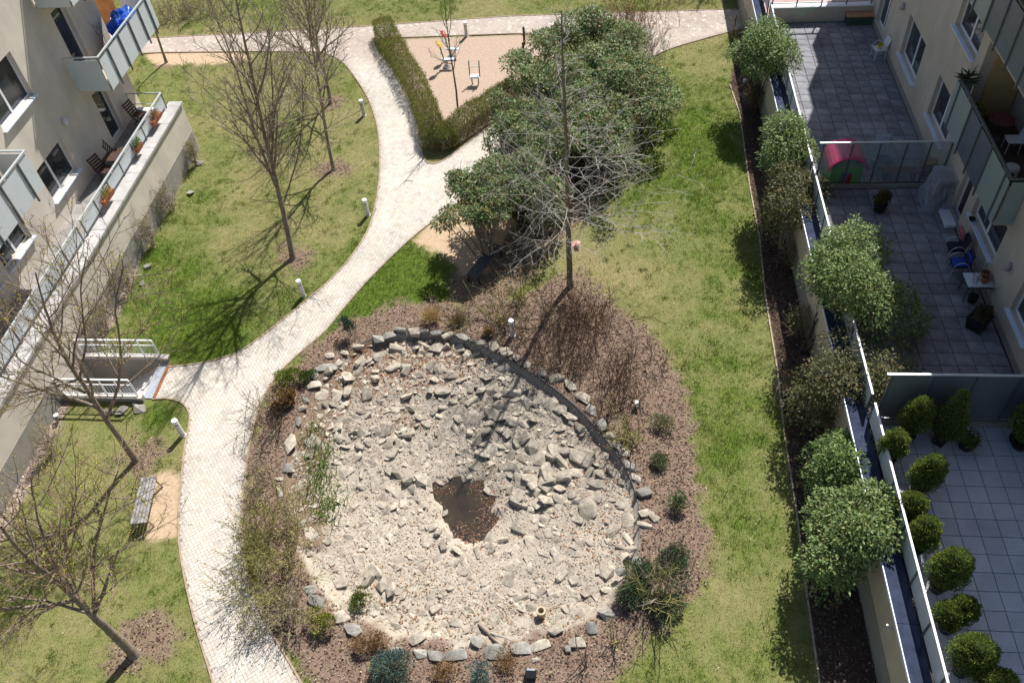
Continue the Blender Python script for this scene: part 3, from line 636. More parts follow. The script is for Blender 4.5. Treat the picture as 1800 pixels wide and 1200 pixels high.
ROCKS = [rock_mesh(k, f) for k, f in enumerate((.4, .5, .65, .8, .45, .6, .38, .55))]; ROCKR = [m_.copy() for m_ in ROCKS]
for m_ in ROCKS: m_.materials.append(M_stone)
for m_ in ROCKR: m_.materials.append(M_stone2)
def stone(x_, y_, sx, sy, sz, rot, pool=ROCKS, name='stone', tilt=.25, sink=.3, tn=None):
    o = bpy.data.objects.new(name, pool[rs.randint(len(pool))]); COL.objects.link(o); o.parent = PB
    o.scale = (sx, sy, sz); o.rotation_euler = (rs.uniform(-tilt, tilt), rs.uniform(-tilt, tilt), rot)
    o.location = (x_, y_, float(gz(x_, y_))+sz*(.3-sink)); return o
# rim stones, read off the photo: (px, py, length in px, width in px, turn)
rim = [(573, 643, 40, 22, .3), (553, 657, 22, 24, 0), (607, 617, 16, 22, .8), (630, 606, 24, 22, .2), (660, 592, 34, 22, .2), (683, 585, 26, 20, .6), (703, 578, 24, 22, .2), (727, 579, 28, 24, .1), (746, 579, 18, 18, .4), (765, 581, 28, 16, 0), (788, 586, 24, 22, .9), (815, 590, 36, 18, -.2), (843, 599, 24, 16, 0), (868, 607, 28, 24, -.4), (890, 616, 28, 24, .2), (908, 626, 22, 18, -.5), (926, 637, 18, 14, -.5), (948, 650, 30, 22, -.3), (978, 661, 34, 28, 0), (1003, 676, 36, 20, -.6), (1025, 695, 34, 22, -.6), (1040, 718, 28, 22, -.6), (1056, 744, 24, 34, .3), (1072, 762, 26, 20, -.6), (1084, 778, 26, 16, -.8), (1097, 791, 22, 20, 0), (1107, 818, 20, 36, .2), (1118, 838, 18, 30, .1), (1130, 862, 36, 26, .3), (1136, 898, 34, 18, .4), (1132, 920, 30, 20, 0), (1150, 905, 18, 26, .6), (1092, 1000, 26, 18, .4), (1062, 1078, 42, 30, .5), (1040, 1100, 22, 28, .2), (1014, 1126, 34, 24, .2), (997, 1136, 16, 18, 0), (975, 1102, 34, 24, .5), (948, 1130, 44, 22, .4), (915, 1135, 40, 30, .2), (942, 1155, 18, 14, 0), (870, 1142, 44, 34, .1), (838, 1122, 28, 24, -.3), (800, 1146, 48, 26, .2), (765, 1148, 40, 26, -.2), (735, 1146, 44, 24, .3), (733, 1116, 36, 26, .8), (700, 1142, 34, 22, .2), (622, 1104, 48, 28, -.1), (602, 1080, 34, 30, .4), (555, 1052, 36, 24, -.2), (545, 1032, 28, 22, .2), (508, 780, 26, 62, -.35), (532, 714, 20, 18, .2), (525, 737, 16, 24, 0), (505, 818, 26, 24, .1), (490, 862, 16, 28, .3), (492, 838, 22, 10, .2), (535, 700, 20, 14, .3), (580, 622, 20, 16, .2), (655, 1122, 26, 18, 0), (1100, 1050, 26, 22, .4), (1110, 960, 24, 18, .3), (1122, 985, 20, 26, .1)]
for px, py, lx, ly, ro in rim:
    q = P(px, py+4, .04); k = 52*(1-.0006*(700-py)); o = stone(q[0], q[1], lx/k*.92, ly/k*.88, min(lx, ly)/k*rs.uniform(.6, .85), ro, ROCKR if rs.rand() < .6 else ROCKS, 'rim_stone', .15, .12)
    o.location.z = max(o.location.z, .03)
rows = [([(585, 718), (603, 697), (622, 668), (650, 638)], 9, 26), ([(560, 695), (588, 662), (612, 642)], 6, 20), ([(690, 775), (720, 750), (762, 728), (812, 700)], 11, 22), ([(588, 778), (620, 768), (662, 766), (685, 752)], 8, 24), ([(690, 622), (740, 614), (795, 622), (832, 632)], 9, 28), ([(690, 650), (740, 648), (772, 655), (800, 660)], 7, 20), ([(815, 685), (852, 690), (885, 694), (925, 690)], 6, 34), ([(840, 772), (868, 757), (902, 772), (935, 782)], 6, 34), ([(855, 732), (885, 738), (930, 748)], 5, 30), ([(950, 810), (985, 795), (1032, 812)], 6, 36), ([(940, 838), (960, 855), (985, 838), (1000, 852)], 5, 30), ([(950, 715), (985, 722), (1025, 752)], 5, 30), ([(680, 825), (720, 845), (760, 850)], 5, 26), ([(900, 880), (940, 890), (990, 880), (1040, 900)], 7, 28), ([(640, 1020), (660, 1012), (690, 1040)], 5, 24), ([(780, 885), (765, 930), (790, 965), (850, 975), (890, 945)], 8, 20), ([(930, 860), (905, 830), (880, 820)], 5, 28)]
nst = 0
for line, n, sz in rows:
    L_ = smooth(np.array([(a, b, 0) for a, b in line], float), 12)[:, :2]
    for k in range(n):
        a = L_[min(len(L_)-1, int((k+.5)/n*len(L_)))]+rs.normal(0, 3.5, 2); q = P(a[0], a[1], -.4); s_ = sz/56*rs.uniform(.8, 1.55)
        t_ = L_[min(len(L_)-1, int((k+.5)/n*len(L_))+1)]-L_[max(0, int((k+.5)/n*len(L_))-1)]
        stone(q[0], q[1], s_, s_*rs.uniform(.5, .85), s_*rs.uniform(.42, .75), math.atan2(-t_[1], t_[0])+rs.normal(0, .45), tilt=.55, sink=.16); nst += 1
allp = []
small = []
while nst < 300:
    px, py = rs.uniform(500, 1125), rs.uniform(585, 1125); q = P(px, py, -.4)
    sd = sdist(pond_out, q[None, :2])[0]
    if sd > -.25 or inside(puddle, q[None, :2])[0]: continue
    up_ = sstep(1000, 680, py)*.5+.5*sstep(780, 1000, px)*sstep(1100, 900, py)+.12
    if rs.rand() > up_: continue
    s_ = rs.uniform(13, 34)/56*(.85+.4*up_)
    if any(math.hypot(q[0]-a-0, q[1]-b) < .22+.25*s_ for a, b in allp): continue
    allp.append((q[0], q[1])); stone(q[0], q[1], s_, s_*rs.uniform(.45, .95), s_*rs.uniform(.4, .7), rs.uniform(0, 6.3), tilt=.6 if py < 900 else .25, sink=.18 if py < 900 else .3); nst += 1
# half buried slabs past the first three hundred: joined
sl = []; RV = []
for m_ in ROCKS:
    v_ = np.zeros(len(m_.vertices)*3); m_.vertices.foreach_get('co', v_); RV.append((v_.reshape(-1, 3), [tuple(p.vertices) for p in m_.polygons]))
mb = MB(); cnt = 0
while cnt < 760:
    px, py = rs.uniform(500, 1125), rs.uniform(590, 1125); q = P(px, py, -.4)
    if sdist(pond_out, q[None, :2])[0] > -.2 or inside(puddle, q[None, :2])[0]: continue
    v_, f_ = RV[rs.randint(len(RV))]; s_ = rs.uniform(9, 26)/56; a_ = rs.uniform(0, 6.28); M3 = np.array(Matrix.Rotation(a_, 3, 'Z') @ Matrix.Rotation(rs.normal(0, .22), 3, 'X') @ Matrix.Rotation(rs.normal(0, .22), 3, 'Y'))
    mb.add((v_*[s_, s_*rs.uniform(.5, .9), s_*.42])@M3.T+[q[0], q[1], float(gz(q[0], q[1]))-.012], f_); cnt += 1
tag(mb.build('embedded_slabs', mat('slab_dusty', (.39, .335, .265), .95, .28, 2.2, .5, col2=(.57, .505, .41), bscale=14, stain=.35), PB), kind='stuff')
# rubble and gravel too small to pick apart: one joined part
def scatter_pond(n, zoff=.0):
    o = []; 
    while sum(map(len, o)) < n:
        p_ = np.stack([rs.uniform(-10.2, 1.4, 20000), rs.uniform(8.6, 20.8, 20000)], 1); p_ = p_[sdist(pond_out, p_) < -.12]; p_ = p_[~inside(puddle, p_)]; o.append(p_)
    return np.concatenate(o)[:n]
OCT = np.array([(1, 0, 0), (0, 1, 0), (-1, 0, 0), (0, -1, 0), (0, 0, 1), (0, 0, -1)], float); OF = np.array([(0, 1, 4), (1, 2, 4), (2, 3, 4), (3, 0, 4), (1, 0, 5), (2, 1, 5), (3, 2, 5), (0, 3, 5)])
def pebbles(p_, s_, colr, flat=.6):
    n = len(p_); a = rs.uniform(0, 6.28, n); jit = rs.uniform(.6, 1.25, (n, 6, 3)); v = OCT[None]*jit; v[..., 0] *= rs.uniform(.7, 1.4, n)[:, None]; v[..., 2] *= flat
    th = rs.normal(0, .5, n)[:, None]; v0 = v[..., 0]*np.cos(th)-v[..., 2]*np.sin(th); v2 = v[..., 0]*np.sin(th)+v[..., 2]*np.cos(th); v[..., 0], v[..., 2] = v0, v2
    c_, s2_ = np.cos(a)[:, None], np.sin(a)[:, None]; vx = v[..., 0]*c_-v[..., 1]*s2_; vy = v[..., 0]*s2_+v[..., 1]*c_
    V = np.stack([vx, vy, v[..., 2]], -1)*s_[:, None, None]+np.stack([p_[:, 0], p_[:, 1], gz(p_[:, 0], p_[:, 1])+s_*.25], 1)[:, None]
    Fc = (np.arange(n)[:, None, None]*6+OF[None]).reshape(-1, 3); return V.reshape(-1, 3), Fc, np.repeat(colr, 6, 0)
p_ = scatter_pond(34000); s_ = .009+.03*rs.rand(len(p_))**4+.008*rs.rand(len(p_))
dens = fbm(p_[:, 0], p_[:, 1], .9, 21); base = np.array([.47, .41, .325])*(1+rs.normal(0, .2, (len(p_), 1)))*(.7+.55*dens[:, None]); gi = greyp[(((p_[:, 1]-GY0)/GS).round().astype(int))*nx+((p_[:, 0]-GX0)/GS).round().astype(int)][:, None]; base = base*(1-.28*gi); base = np.where((rs.rand(len(p_)) < .1)[:, None], base*[.8, .6, .46], base)
tag(place('gravel', *pebbles(p_, s_, None if False else np.clip(base, .03, .85))[:2], vmat('gravel_mix', .95, 0), PB, col=np.repeat(np.clip(base, .03, .85), 6, 0)), kind='stuff')
p_ = scatter_pond(2600); wgt = fbm(p_[:, 0], p_[:, 1], .7, 31)+.25*sstep(11, 19, p_[:, 1]); p_ = p_[wgt > .52+.1*rs.rand(len(p_))]; s_ = .03+.08*rs.rand(len(p_))**2
base = np.array([.47, .41, .325])*(1+rs.normal(0, .18, (len(p_), 1)))
V, Fc, cl = pebbles(p_, s_, np.clip(base, .03, .85), .45); tag(place('rubble', V, Fc, vmat('gravel_mix', .95, 0), PB, col=cl), kind='stuff')
# fallen leaves caught between the stones and round the pool
def litter(p_, zz, L0, L1, pal, name, parent, flat=.35):
    n = len(p_); a = rs.uniform(0, 6.28, n); ax = np.stack([np.cos(a), np.sin(a), rs.normal(0, flat, n)], 1); nr = np.stack([rs.normal(0, flat, n), rs.normal(0, flat, n), np.ones(n)], 1)
    L_ = rs.uniform(L0, L1, n); V, Fc = leaf_mesh(np.stack([p_[:, 0], p_[:, 1], zz], 1), ax, nr, L_, L_*rs.uniform(.3, .7, n)); cl = np.array(pal)[rs.randint(len(pal), size=n)]*(1+rs.normal(0, .22, (n, 1)))
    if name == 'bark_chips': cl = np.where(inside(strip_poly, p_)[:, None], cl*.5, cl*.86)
    o = place(name, V, Fc, vmat('litter', .85, .15), parent, col=np.repeat(np.clip(cl, .01, .9), 4, 0)); tag(o, kind='stuff'); return o
lp = []
for (px, py, sx, sy, n) in [(660, 640, 50, 25, 900), (735, 650, 60, 22, 1100), (790, 615, 70, 12, 800), (640, 690, 25, 25, 250), (720, 740, 25, 10, 160), (1050, 810, 40, 35, 380), (1020, 720, 30, 30, 160), (1000, 900, 90, 50, 300), (600, 760, 50, 60, 350), (900, 1090, 120, 20, 350), (700, 1060, 80, 40, 420), (820, 640, 60, 20, 250), (830, 890, 40, 45, 420), (1060, 960, 50, 50, 300)]:
    for k in range(n): lp.append(P(rs.normal(px, sx), rs.normal(py, sy), -.4)[:2])
lp = np.array(lp); lp = lp[sdist(pond_out, lp) < -.05]
litter(lp, gz(lp[:, 0], lp[:, 1])+.02, .05, .11, [(.30, .13, .06), (.24, .11, .06), (.36, .20, .10), (.40, .27, .16)], 'leaf_litter', PB)
lin = MB(); lo = np.concatenate([pond_out[23*4:], pond_out[:13*4]]); lin.strip(lo, .025, -.36, .035)
lin.build('pond_liner', mat('liner_rubber', (.045, .05, .052), .55, .3, 4, spec=.5), PB)
WZ = -.60
wm = bpy.data.materials.new('pool_water'); wm.use_nodes = True; b = _bsdf(wm); b.inputs['Base Color'].default_value = (.055, .04, .022, 1); b.inputs['Roughness'].default_value = .07; b.inputs['Alpha'].default_value = .88
nz = wm.node_tree.nodes.new('ShaderNodeTexNoise'); nz.inputs['Scale'].default_value = 3; rp = wm.node_tree.nodes.new('ShaderNodeValToRGB'); rp.color_ramp.elements[0].color = (.016, .011, .013, 1); rp.color_ramp.elements[1].color = (.07, .055, .026, 1)
wm.node_tree.links.new(nz.outputs['Fac'], rp.inputs[0]); wm.node_tree.links.new(rp.outputs[0], b.inputs['Base Color'])
wp = np.array([q+unit(np.append(q[:2]-pc, 0))*.12 for q in puddle]); n = len(wp)
w_ = MB().add([(a[0], a[1], WZ) for a in wp], [tuple(range(n))]).build('water', wm); tag(w_, 'murky brown pool of water in the middle of the dry pond', 'water', kind='structure')
p_ = np.stack([rs.uniform(-5.6, -2.6, 9000), rs.uniform(11.6, 14.9, 9000)], 1); p_ = p_[sdist(puddle, p_) < .08]
sel = fbm(p_[:, 0], p_[:, 1], 1.4, 41)+.25*sstep(-4.2, -3.2, p_[:, 0])+.1*sstep(13.4, 12.3, p_[:, 1]); p_ = p_[sel > .47+.1*rs.rand(len(p_))]
litter(p_, WZ+.004+rs.uniform(-.02, .014, len(p_)), .03, .085, [(.17, .07, .05), (.11, .05, .045), (.22, .12, .085), (.06, .045, .04), (.14, .13, .06), (.3, .22, .16)], 'floating_leaves', w_, .12)
# bark chips on the beds
def region_pts(dens, cond, bx=(-17, 7.0, 4, 44)):
    n = int(dens*(bx[1]-bx[0])*(bx[3]-bx[2])); p_ = np.stack([rs.uniform(bx[0], bx[1], n), rs.uniform(bx[2], bx[3], n)], 1); p_ = p_[visible(p_, 60)]; return p_[cond(p_)]
def mulch_cond(p_):
    i = np.clip(((p_[:, 0]-GX0)/GS).round().astype(int), 0, nx-1); j = np.clip(((p_[:, 1]-GY0)/GS).round().astype(int), 0, ny-1); k = j*nx+i
    return (mul[k] > rs.rand(len(p_))*.9+.1) & (sand[k] < .5) & (pat[k] < .5) & (sdp[k] > .05)
p_ = region_pts(330, mulch_cond)
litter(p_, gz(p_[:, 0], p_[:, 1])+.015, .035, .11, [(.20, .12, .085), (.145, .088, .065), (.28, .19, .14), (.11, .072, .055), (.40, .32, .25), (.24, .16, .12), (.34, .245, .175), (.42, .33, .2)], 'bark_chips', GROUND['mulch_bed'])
def wall_cond(p_):
    i = np.clip(((p_[:, 0]-GX0)/GS).round().astype(int), 0, nx-1); j = np.clip(((p_[:, 1]-GY0)/GS).round().astype(int), 0, ny-1); k = j*nx+i; return (wal[k] > .5)
p_ = region_pts(120, wall_cond, (-19, -12, 4, 32)); s_ = .02+.05*rs.rand(len(p_))**2; base = np.array([.42, .34, .29])*(1+rs.normal(0, .25, (len(p_), 1)))
V, Fc, cl = pebbles(p_, s_, np.clip(base, .03, .85), .6); tag(place('pebbles', V, Fc, vmat('gravel_mix', .95, 0), GROUND['gravel_strip'], col=cl), kind='stuff')
# ---------------------------------------------------------------- grass blades
def lawn_cond(p_):
    i = np.clip(((p_[:, 0]-GX0)/GS).round().astype(int), 0, nx-1); j = np.clip(((p_[:, 1]-GY0)/GS).round().astype(int), 0, ny-1); k = j*nx+i
    lw_ = 1-np.maximum.reduce([mul[k], sand[k], wal[k], gra[k], pat[k]]); return (lw_ > .35+.4*rs.rand(len(p_))) & ~((p_[:, 0] < -18.9) & (p_[:, 1] < 32)) & ~((p_[:, 0] > PIT[0]-.3) & (p_[:, 0] < PIT[1]+.5) & (p_[:, 1] > PIT[2]-.3) & (p_[:, 1] < PIT[3]+.3))
p_ = region_pts(210, lawn_cond, (-30, 7.0, 4, 50)); n = len(p_); print('tufts', n)
gr = lawn_green(p_[:, 0], p_[:, 1]); nbld = 4
pp = np.repeat(p_, nbld, 0)+rs.normal(0, .035, (n*nbld, 2)); g2 = np.clip(np.repeat(gr, nbld)+rs.normal(0, .2, n*nbld), 0, 1); N_ = len(pp)
hh = (.035+.05*np.repeat(sstep(.45, .95, gr), nbld))*rs.uniform(.6, 1.4, N_); a = rs.uniform(0, 6.28, N_); ln = rs.uniform(.4, 1.3, N_)
tipv = np.stack([np.cos(a)*ln, np.sin(a)*ln, np.ones(N_)], 1); tipv /= np.linalg.norm(tipv, axis=1)[:, None]; sd = np.stack([-np.sin(a), np.cos(a), np.zeros(N_)], 1)*rs.uniform(.004, .009, N_)[:, None]
wc = region_pts(2.6, lawn_cond, (-30, 7.0, 4, 50)); wc = wc[fbm(wc[:, 0], wc[:, 1], .5, 51) > .45]; wr = rs.uniform(.05, .2, len(wc)); rep = (wr*260).astype(int); wp_ = np.repeat(wc, rep, 0)+rs.normal(0, 1, (rep.sum(), 2))*np.repeat(wr, rep)[:, None]*.6
pp = np.concatenate([pp, wp_]); nw = len(wp_); hh = np.concatenate([hh, rs.uniform(.05, .12, nw)]); aw = rs.uniform(0, 6.28, nw); lw2 = rs.uniform(.3, 1.2, nw); tw_ = np.stack([np.cos(aw)*lw2, np.sin(aw)*lw2, np.ones(nw)], 1); tipv = np.concatenate([tipv, tw_/np.linalg.norm(tw_, axis=1)[:, None]]); sd = np.concatenate([sd, np.stack([-np.sin(aw), np.cos(aw), np.zeros(nw)], 1)*.009]); g2 = np.concatenate([g2, np.clip(rs.normal(.74, .14, nw), 0, 1)]); N_ = len(pp)
bs = np.stack([pp[:, 0], pp[:, 1], gz(pp[:, 0], pp[:, 1])-.005], 1)
V = np.stack([bs-sd, bs+sd, bs+tipv*hh[:, None]*1.3], 1).reshape(-1, 3); Fc = np.arange(N_*3).reshape(-1, 3)
straw_c = np.array([.40, .35, .17]); mid_c = np.array([.225, .265, .06]); lush_c = np.array([.13, .22, .022]); t1 = sstep(.12, .5, g2)[:, None]; t2 = sstep(.5, .95, g2)[:, None]
cl = (straw_c*(1-t1)+mid_c*t1)*(1-t2)+lush_c*t2; cl = cl*(1+rs.normal(0, .18, (N_, 1)))
tag(place('grass', V, Fc, vmat('grass_blade', .7, .35), None, col=np.repeat(np.clip(cl, .01, .8), 3, 0)), 'short patchy spring grass over the courtyard lawns', 'grass', kind='stuff')
p_ = region_pts(2.5, lawn_cond, (-30, 7.0, 4, 50)); litter(p_, gz(p_[:, 0], p_[:, 1])+.05, .03, .075, [(.5, .45, .34), (.4, .28, .16), (.3, .2, .1)], 'fallen_leaves', GROUND['lawn'])
print('pond, litter, grass ok')
# ================================================================ TREES AND SHRUBS
M_barkB = mat('bark_brown', (.21, .16, .11), .9, .3, 6, .5, col2=(.36, .295, .225))
M_barkG = mat('bark_olive', (.17, .135, .075), .9, .3, 6, .5, col2=(.27, .22, .13))
M_twigP = mat('twig_pale', (.37, .34, .30), .9, .2, 5)
M_twigR = mat('twig_redbrown', (.23, .155, .115), .9, .25, 5)
M_twigB = mat('twig_brown', (.33, .27, .21), .9, .25, 5)
M_twigY = mat('twig_olive', (.27, .25, .09), .9, .25, 5)
M_twigD = mat('twig_dark', (.085, .06, .045), .9, .25, 5)
M_leaf = vmat('leaf_glossy', .5, .34, .3); M_needle = vmat('leaf_matt', .7, .25, .2)
def perp(d, az):
    d = unit(d); a = np.cross(d, (0, 0, 1)) if abs(d[2]) < .95 else np.cross(d, (1, 0, 0)); a = unit(a); b = np.cross(d, a); return math.cos(az)*a+math.sin(az)*b
def walk(p, d, L, n, up, jit, rg):
    out = [np.asarray(p, float)]; d = unit(d)
    for k in range(n):
        d = unit(d+np.array([0, 0, up])/n+rg.normal(0, jit, 3)); out.append(out[-1]+d*L/n)
    return np.array(out)
def grow(parent_pts, r_par, spec, lvl, rg, lines, tips):
    """spec[lvl]: dict(sp spacing, t0 start, ang (lo,hi), L fn(t), up, jit, n, rr, sides)"""
    if lvl >= len(spec): return
    s = spec[lvl]; seg = np.linalg.norm(np.diff(parent_pts, axis=0), axis=1); cum = np.concatenate([[0], np.cumsum(seg)]); tot = cum[-1]
    pos = s['t0']*tot+s['sp']*rg.uniform(0, .8); az = rg.uniform(0, 6.28)
    while pos < tot*.99:
        i = min(np.searchsorted(cum, pos)-1, len(seg)-1); i = max(i, 0); f = (pos-cum[i])/seg[i]; p = parent_pts[i]*(1-f)+parent_pts[i+1]*f; d = unit(parent_pts[i+1]-parent_pts[i]); t = pos/tot
        az += 2.4+rg.normal(0, .4); an = math.radians(rg.uniform(*s['ang'])); an *= s.get('angt', lambda q: 1)(t)
        dirn = math.cos(an)*d+math.sin(an)*perp(d, az)
        L = s['L'](t, tot)*rg.uniform(.7, 1.2); r0 = max(s.get('rmin', (.018, .009, .0055)[min(lvl, 2)]), min(np.interp(t, [0, 1], [r_par[0], r_par[-1]])*s['rr'], r_par[0]))
        n = s['n']; q = walk(p, dirn, L, n, s['up'], s['jit'], rg); rad = np.linspace(r0, max((.007, .0045, .0036)[min(lvl, 2)], r0*.3), n+1)
        lines[min(lvl, len(lines)-1)].append((q, rad, s['sides'])); tips.append(q)
        grow(q, rad, spec, lvl+1, rg, lines, tips); pos += s['sp']*rg.uniform(.7, 1.3)
def bare_tree(name, label, trunk, r0, r1, spec, seed, bark, twig, buds=0, budc=None, leaders=(), group='bare courtyard trees', budL=(.03, .06)):
    rg = np.random.RandomState(seed); tr = smooth(np.array(trunk, float), 6); tr[:, :2] += np.cumsum(rg.normal(0, .006, (len(tr), 2)), 0)
    rad = r0+(r1-r0)*np.linspace(0, 1, len(tr))**.8; rad[0] *= 1.35; rad[1] *= 1.1
    lines = [[], [], []]; tips = []; grow(tr, rad, spec, 0, rg, lines, tips)
    for lp_, lr in leaders:
        lt = smooth(np.array(lp_, float), 6); lt[1:, :2] += np.cumsum(rg.normal(0, .01, (len(lt)-1, 2)), 0); lrad = lr+(.014-lr)*np.linspace(0, 1, len(lt))**.8; lines[0].append((lt, lrad, 7)); sp2 = [dict(spec[0], t0=.15)]+spec[1:]; grow(lt, lrad, sp2, 0, rg, lines, tips)
    t = thing(name, label, 'tree', (tr[0][0], tr[0][1], 0), group)
    tr[0][2] = -.08
    V, Fq = tubes([(tr, rad, 9)]); place('trunk', V, Fq, bark, t, smooth_=True)
    V, Fq = tubes(lines[0]); place('limbs', V, Fq, twig if twig is M_twigP else bark, t, smooth_=True)
    if lines[1]: V, Fq = tubes(lines[1]+lines[2]); tag(place('twigs', V, Fq, twig, t), kind='stuff')
    if buds:
        tp = [q for q in tips if len(q) > 2]; k = rg.randint(len(tp), size=buds); u = rg.uniform(.25, 1, buds); pos = np.array([tp[i][min(int(w*(len(tp[i])-1)), len(tp[i])-1)] for i, w in zip(k, u)])+rg.normal(0, .02, (buds, 3))
        ax = rg.normal(size=(buds, 3)); ax[:, 2] += .6; nr = rg.normal(size=(buds, 3)); nr[:, 2] += 1; L_ = rg.uniform(*budL, buds); V, Fc = leaf_mesh(pos, ax, nr, L_, L_*.6)
        cl = np.array(budc)[None]*(1+rg.normal(0, .2, (buds, 1))); tag(place('buds', V, Fc, M_needle, t, col=np.repeat(np.clip(cl, .01, .9), 4, 0)), kind='stuff')
    return t
UP = lambda L1, t0, sp, a=(28, 48): [dict(sp=sp, t0=t0, ang=a, L=lambda t, T: L1*(1.15-.78*t), up=.32, jit=.085, n=9, rr=.5, sides=5),
     dict(sp=.26, t0=.15, ang=(26, 50), L=lambda t, T: T*(.5-.28*t), up=.3, jit=.08, n=5, rr=.55, sides=4),
     dict(sp=.2, t0=.15, ang=(28, 58), L=lambda t, T: max(.22, T*(.55-.2*t)), up=.15, jit=.11, n=3, rr=.7, sides=3)]
Q = lambda *a: [P(*p) for p in a]
bare_tree('bare_tree', 'tall many branched bare tree on the lawn nearest the path bend and stair', Q((515, 455, 0), (500, 385, 1.6), (480, 300, 3.6), (462, 225, 5.4), (440, 120, 7.9), (420, 30, 9.8), (405, -50, 11.3)), .125, .02, UP(3.6, .26, .42, (24, 54)), 1, M_barkB, M_twigB, 2200, (.32, .28, .08), leaders=[(Q((484, 325, 3.0), (455, 250, 4.7), (432, 180, 6.2), (405, 95, 7.9), (372, 10, 9.7)), .07), (Q((478, 295, 3.7), (480, 220, 5.4), (478, 140, 7.2), (470, 50, 9.1)), .055), (Q((496, 365, 2.1), (520, 280, 3.6), (530, 200, 5.2), (528, 130, 6.6)), .04)])
bare_tree('bare_tree', 'slender bare tree in a small mulch ring by the upper path bend', Q((587, 300, 0), (573, 225, 1.9), (562, 150, 3.9), (548, 60, 6.1), (535, -30, 8.2)), .09, .018, UP(3.8, .26, .33, (24, 52)), 2, M_barkB, M_twigB, 700, (.28, .24, .07))
bare_tree('bare_tree', 'dense dark bare tree near the far path with a mulch circle', Q((581, 182, 0), (573, 140, 1.2), (555, 80, 3.0), (545, 20, 4.7), (540, -60, 6.8)), .10, .02, UP(4.0, .16, .28, (28, 55)), 3, M_barkB, M_twigB, 300, (.25, .2, .07))
bare_tree('bare_tree', 'leaning bare tree with yellow buds beside the sunken stair', Q((240, 810, 0), (213, 772, 1.15), (184, 733, 2.4), (150, 680, 3.7), (115, 630, 5.0), (85, 560, 6.3), (60, 480, 7.7)), .12, .02, UP(3.6, .34, .36, (28, 66)), 4, M_barkB, M_twigR, 4200, (.40, .37, .05), leaders=[(Q((186, 736, 2.35), (206, 680, 3.3), (210, 610, 4.7), (200, 540, 6.0), (215, 470, 7.2)), .06), (Q((150, 690, 3.5), (100, 665, 4.4), (50, 640, 5.2), (0, 600, 6.2)), .05), (Q((140, 668, 3.9), (150, 600, 5.2), (140, 520, 6.6), (150, 450, 7.8)), .045)])
bare_tree('bare_tree', 'heavy forked bare tree with budding twigs on the lower lawn', Q((236, 1150, 0), (200, 1115, 1.2), (165, 1083, 2.45), (110, 1030, 4.0), (50, 985, 5.5), (0, 930, 6.9)), .15, .03, UP(3.6, .36, .33, (30, 70)), 5, M_barkB, M_twigR, 4600, (.38, .36, .06), leaders=[(Q((167, 1084, 2.4), (163, 1030, 3.2), (165, 965, 4.4), (185, 890, 5.6), (205, 830, 6.4)), .065), (Q((140, 1060, 3.1), (95, 985, 4.5), (70, 910, 5.8), (60, 840, 6.8)), .055), (Q((150, 1075, 2.9), (80, 1060, 3.6), (0, 1050, 4.2)), .05)])
bare_tree('bare_tree', 'young bare tree standing among the playground equipment', Q((807, 204, 0), (800, 150, 1.5), (790, 90, 3.3), (784, 40, 4.7), (778, -30, 6.4)), .055, .012, UP(1.9, .3, .42, (30, 55)), 6, M_barkG, M_twigB, 0)
bare_tree('bare_tree', 'thin bare tree on the lawn beside the corner balcony', Q((292, 110, 0), (275, 60, 1.6), (262, 20, 2.9), (245, -40, 4.8)), .08, .015, UP(2.0, .45, .5, (30, 50)), 7, M_barkG, M_twigB, 0)
WH = [dict(sp=.125, t0=.2, ang=(66, 98), L=lambda t, T: 5.2*max(.13, 1.08-1.1*t), up=.22, jit=.10, n=11, rr=.13, sides=4, rmin=.011, angt=lambda t: 1-.25*t),
      dict(sp=.36, t0=.12, ang=(30, 72), L=lambda t, T: max(.3, T*(.52-.3*t)), up=.1, jit=.14, n=5, rr=.6, sides=3),
      dict(sp=.3, t0=.2, ang=(35, 80), L=lambda t, T: max(.12, T*.36), up=.1, jit=.18, n=3, rr=.7, sides=3)]
bare_tree('bare_tree', 'straight bare tree with pale spreading whorled branches and a birdhouse', Q((1003, 505, 0), (1001, 440, 1.55), (999, 360, 3.6), (996, 250, 6.45), (992, 150, 8.6), (990, 80, 9.8), (988, 20, 10.8)), .13, .015, WH, 8, mat('bark_grey', (.19, .15, .10), .9, .3, 6, .5, col2=(.28, .235, .16)), M_twigP, 0)
bare_tree('bare_tree', 'small bare tree beyond the far path by the corner shrubs', [P(1262, -45), P(1262, -45)+np.array([0, 0, 2.5]), P(1262, -45)+np.array([.1, 0, 5.5])], .09, .015, UP(2.0, .35, .5, (30, 50)), 9, M_barkG, M_twigB, 0)
# birdhouse on the whorled tree
q = P(1003, 505); bq = P(1013, 434, 1.75); t = thing('birdhouse', 'small pink birdhouse fixed to the pale branched tree trunk', 'birdhouse', bq)
MB().box(bq[0]-.09, bq[0]+.09, bq[1]-.09, bq[1]+.09, bq[2]-.14, bq[2]+.1).build('box', mat('bird_pink', (.55, .28, .23), .8), t)
MB().obox((bq[0]-.07, bq[1], bq[2]+.16), (.09, 0, .05), (0, .14, 0), (-.006, 0, .012)).build('roof', mat('bird_roof', (.62, .36, .31), .8), t); MB().obox((bq[0]+.075, bq[1], bq[2]+.16), (.09, 0, -.05), (0, .14, 0), (.006, 0, .012)).build('roof', mat('bird_roof', (.62, .36, .31), .8), t)
MB().lathe((bq[0], bq[1]-.092, bq[2]), [(.022, -.02), (.022, .02)], 10).build('entrance_hole', M_black, t)

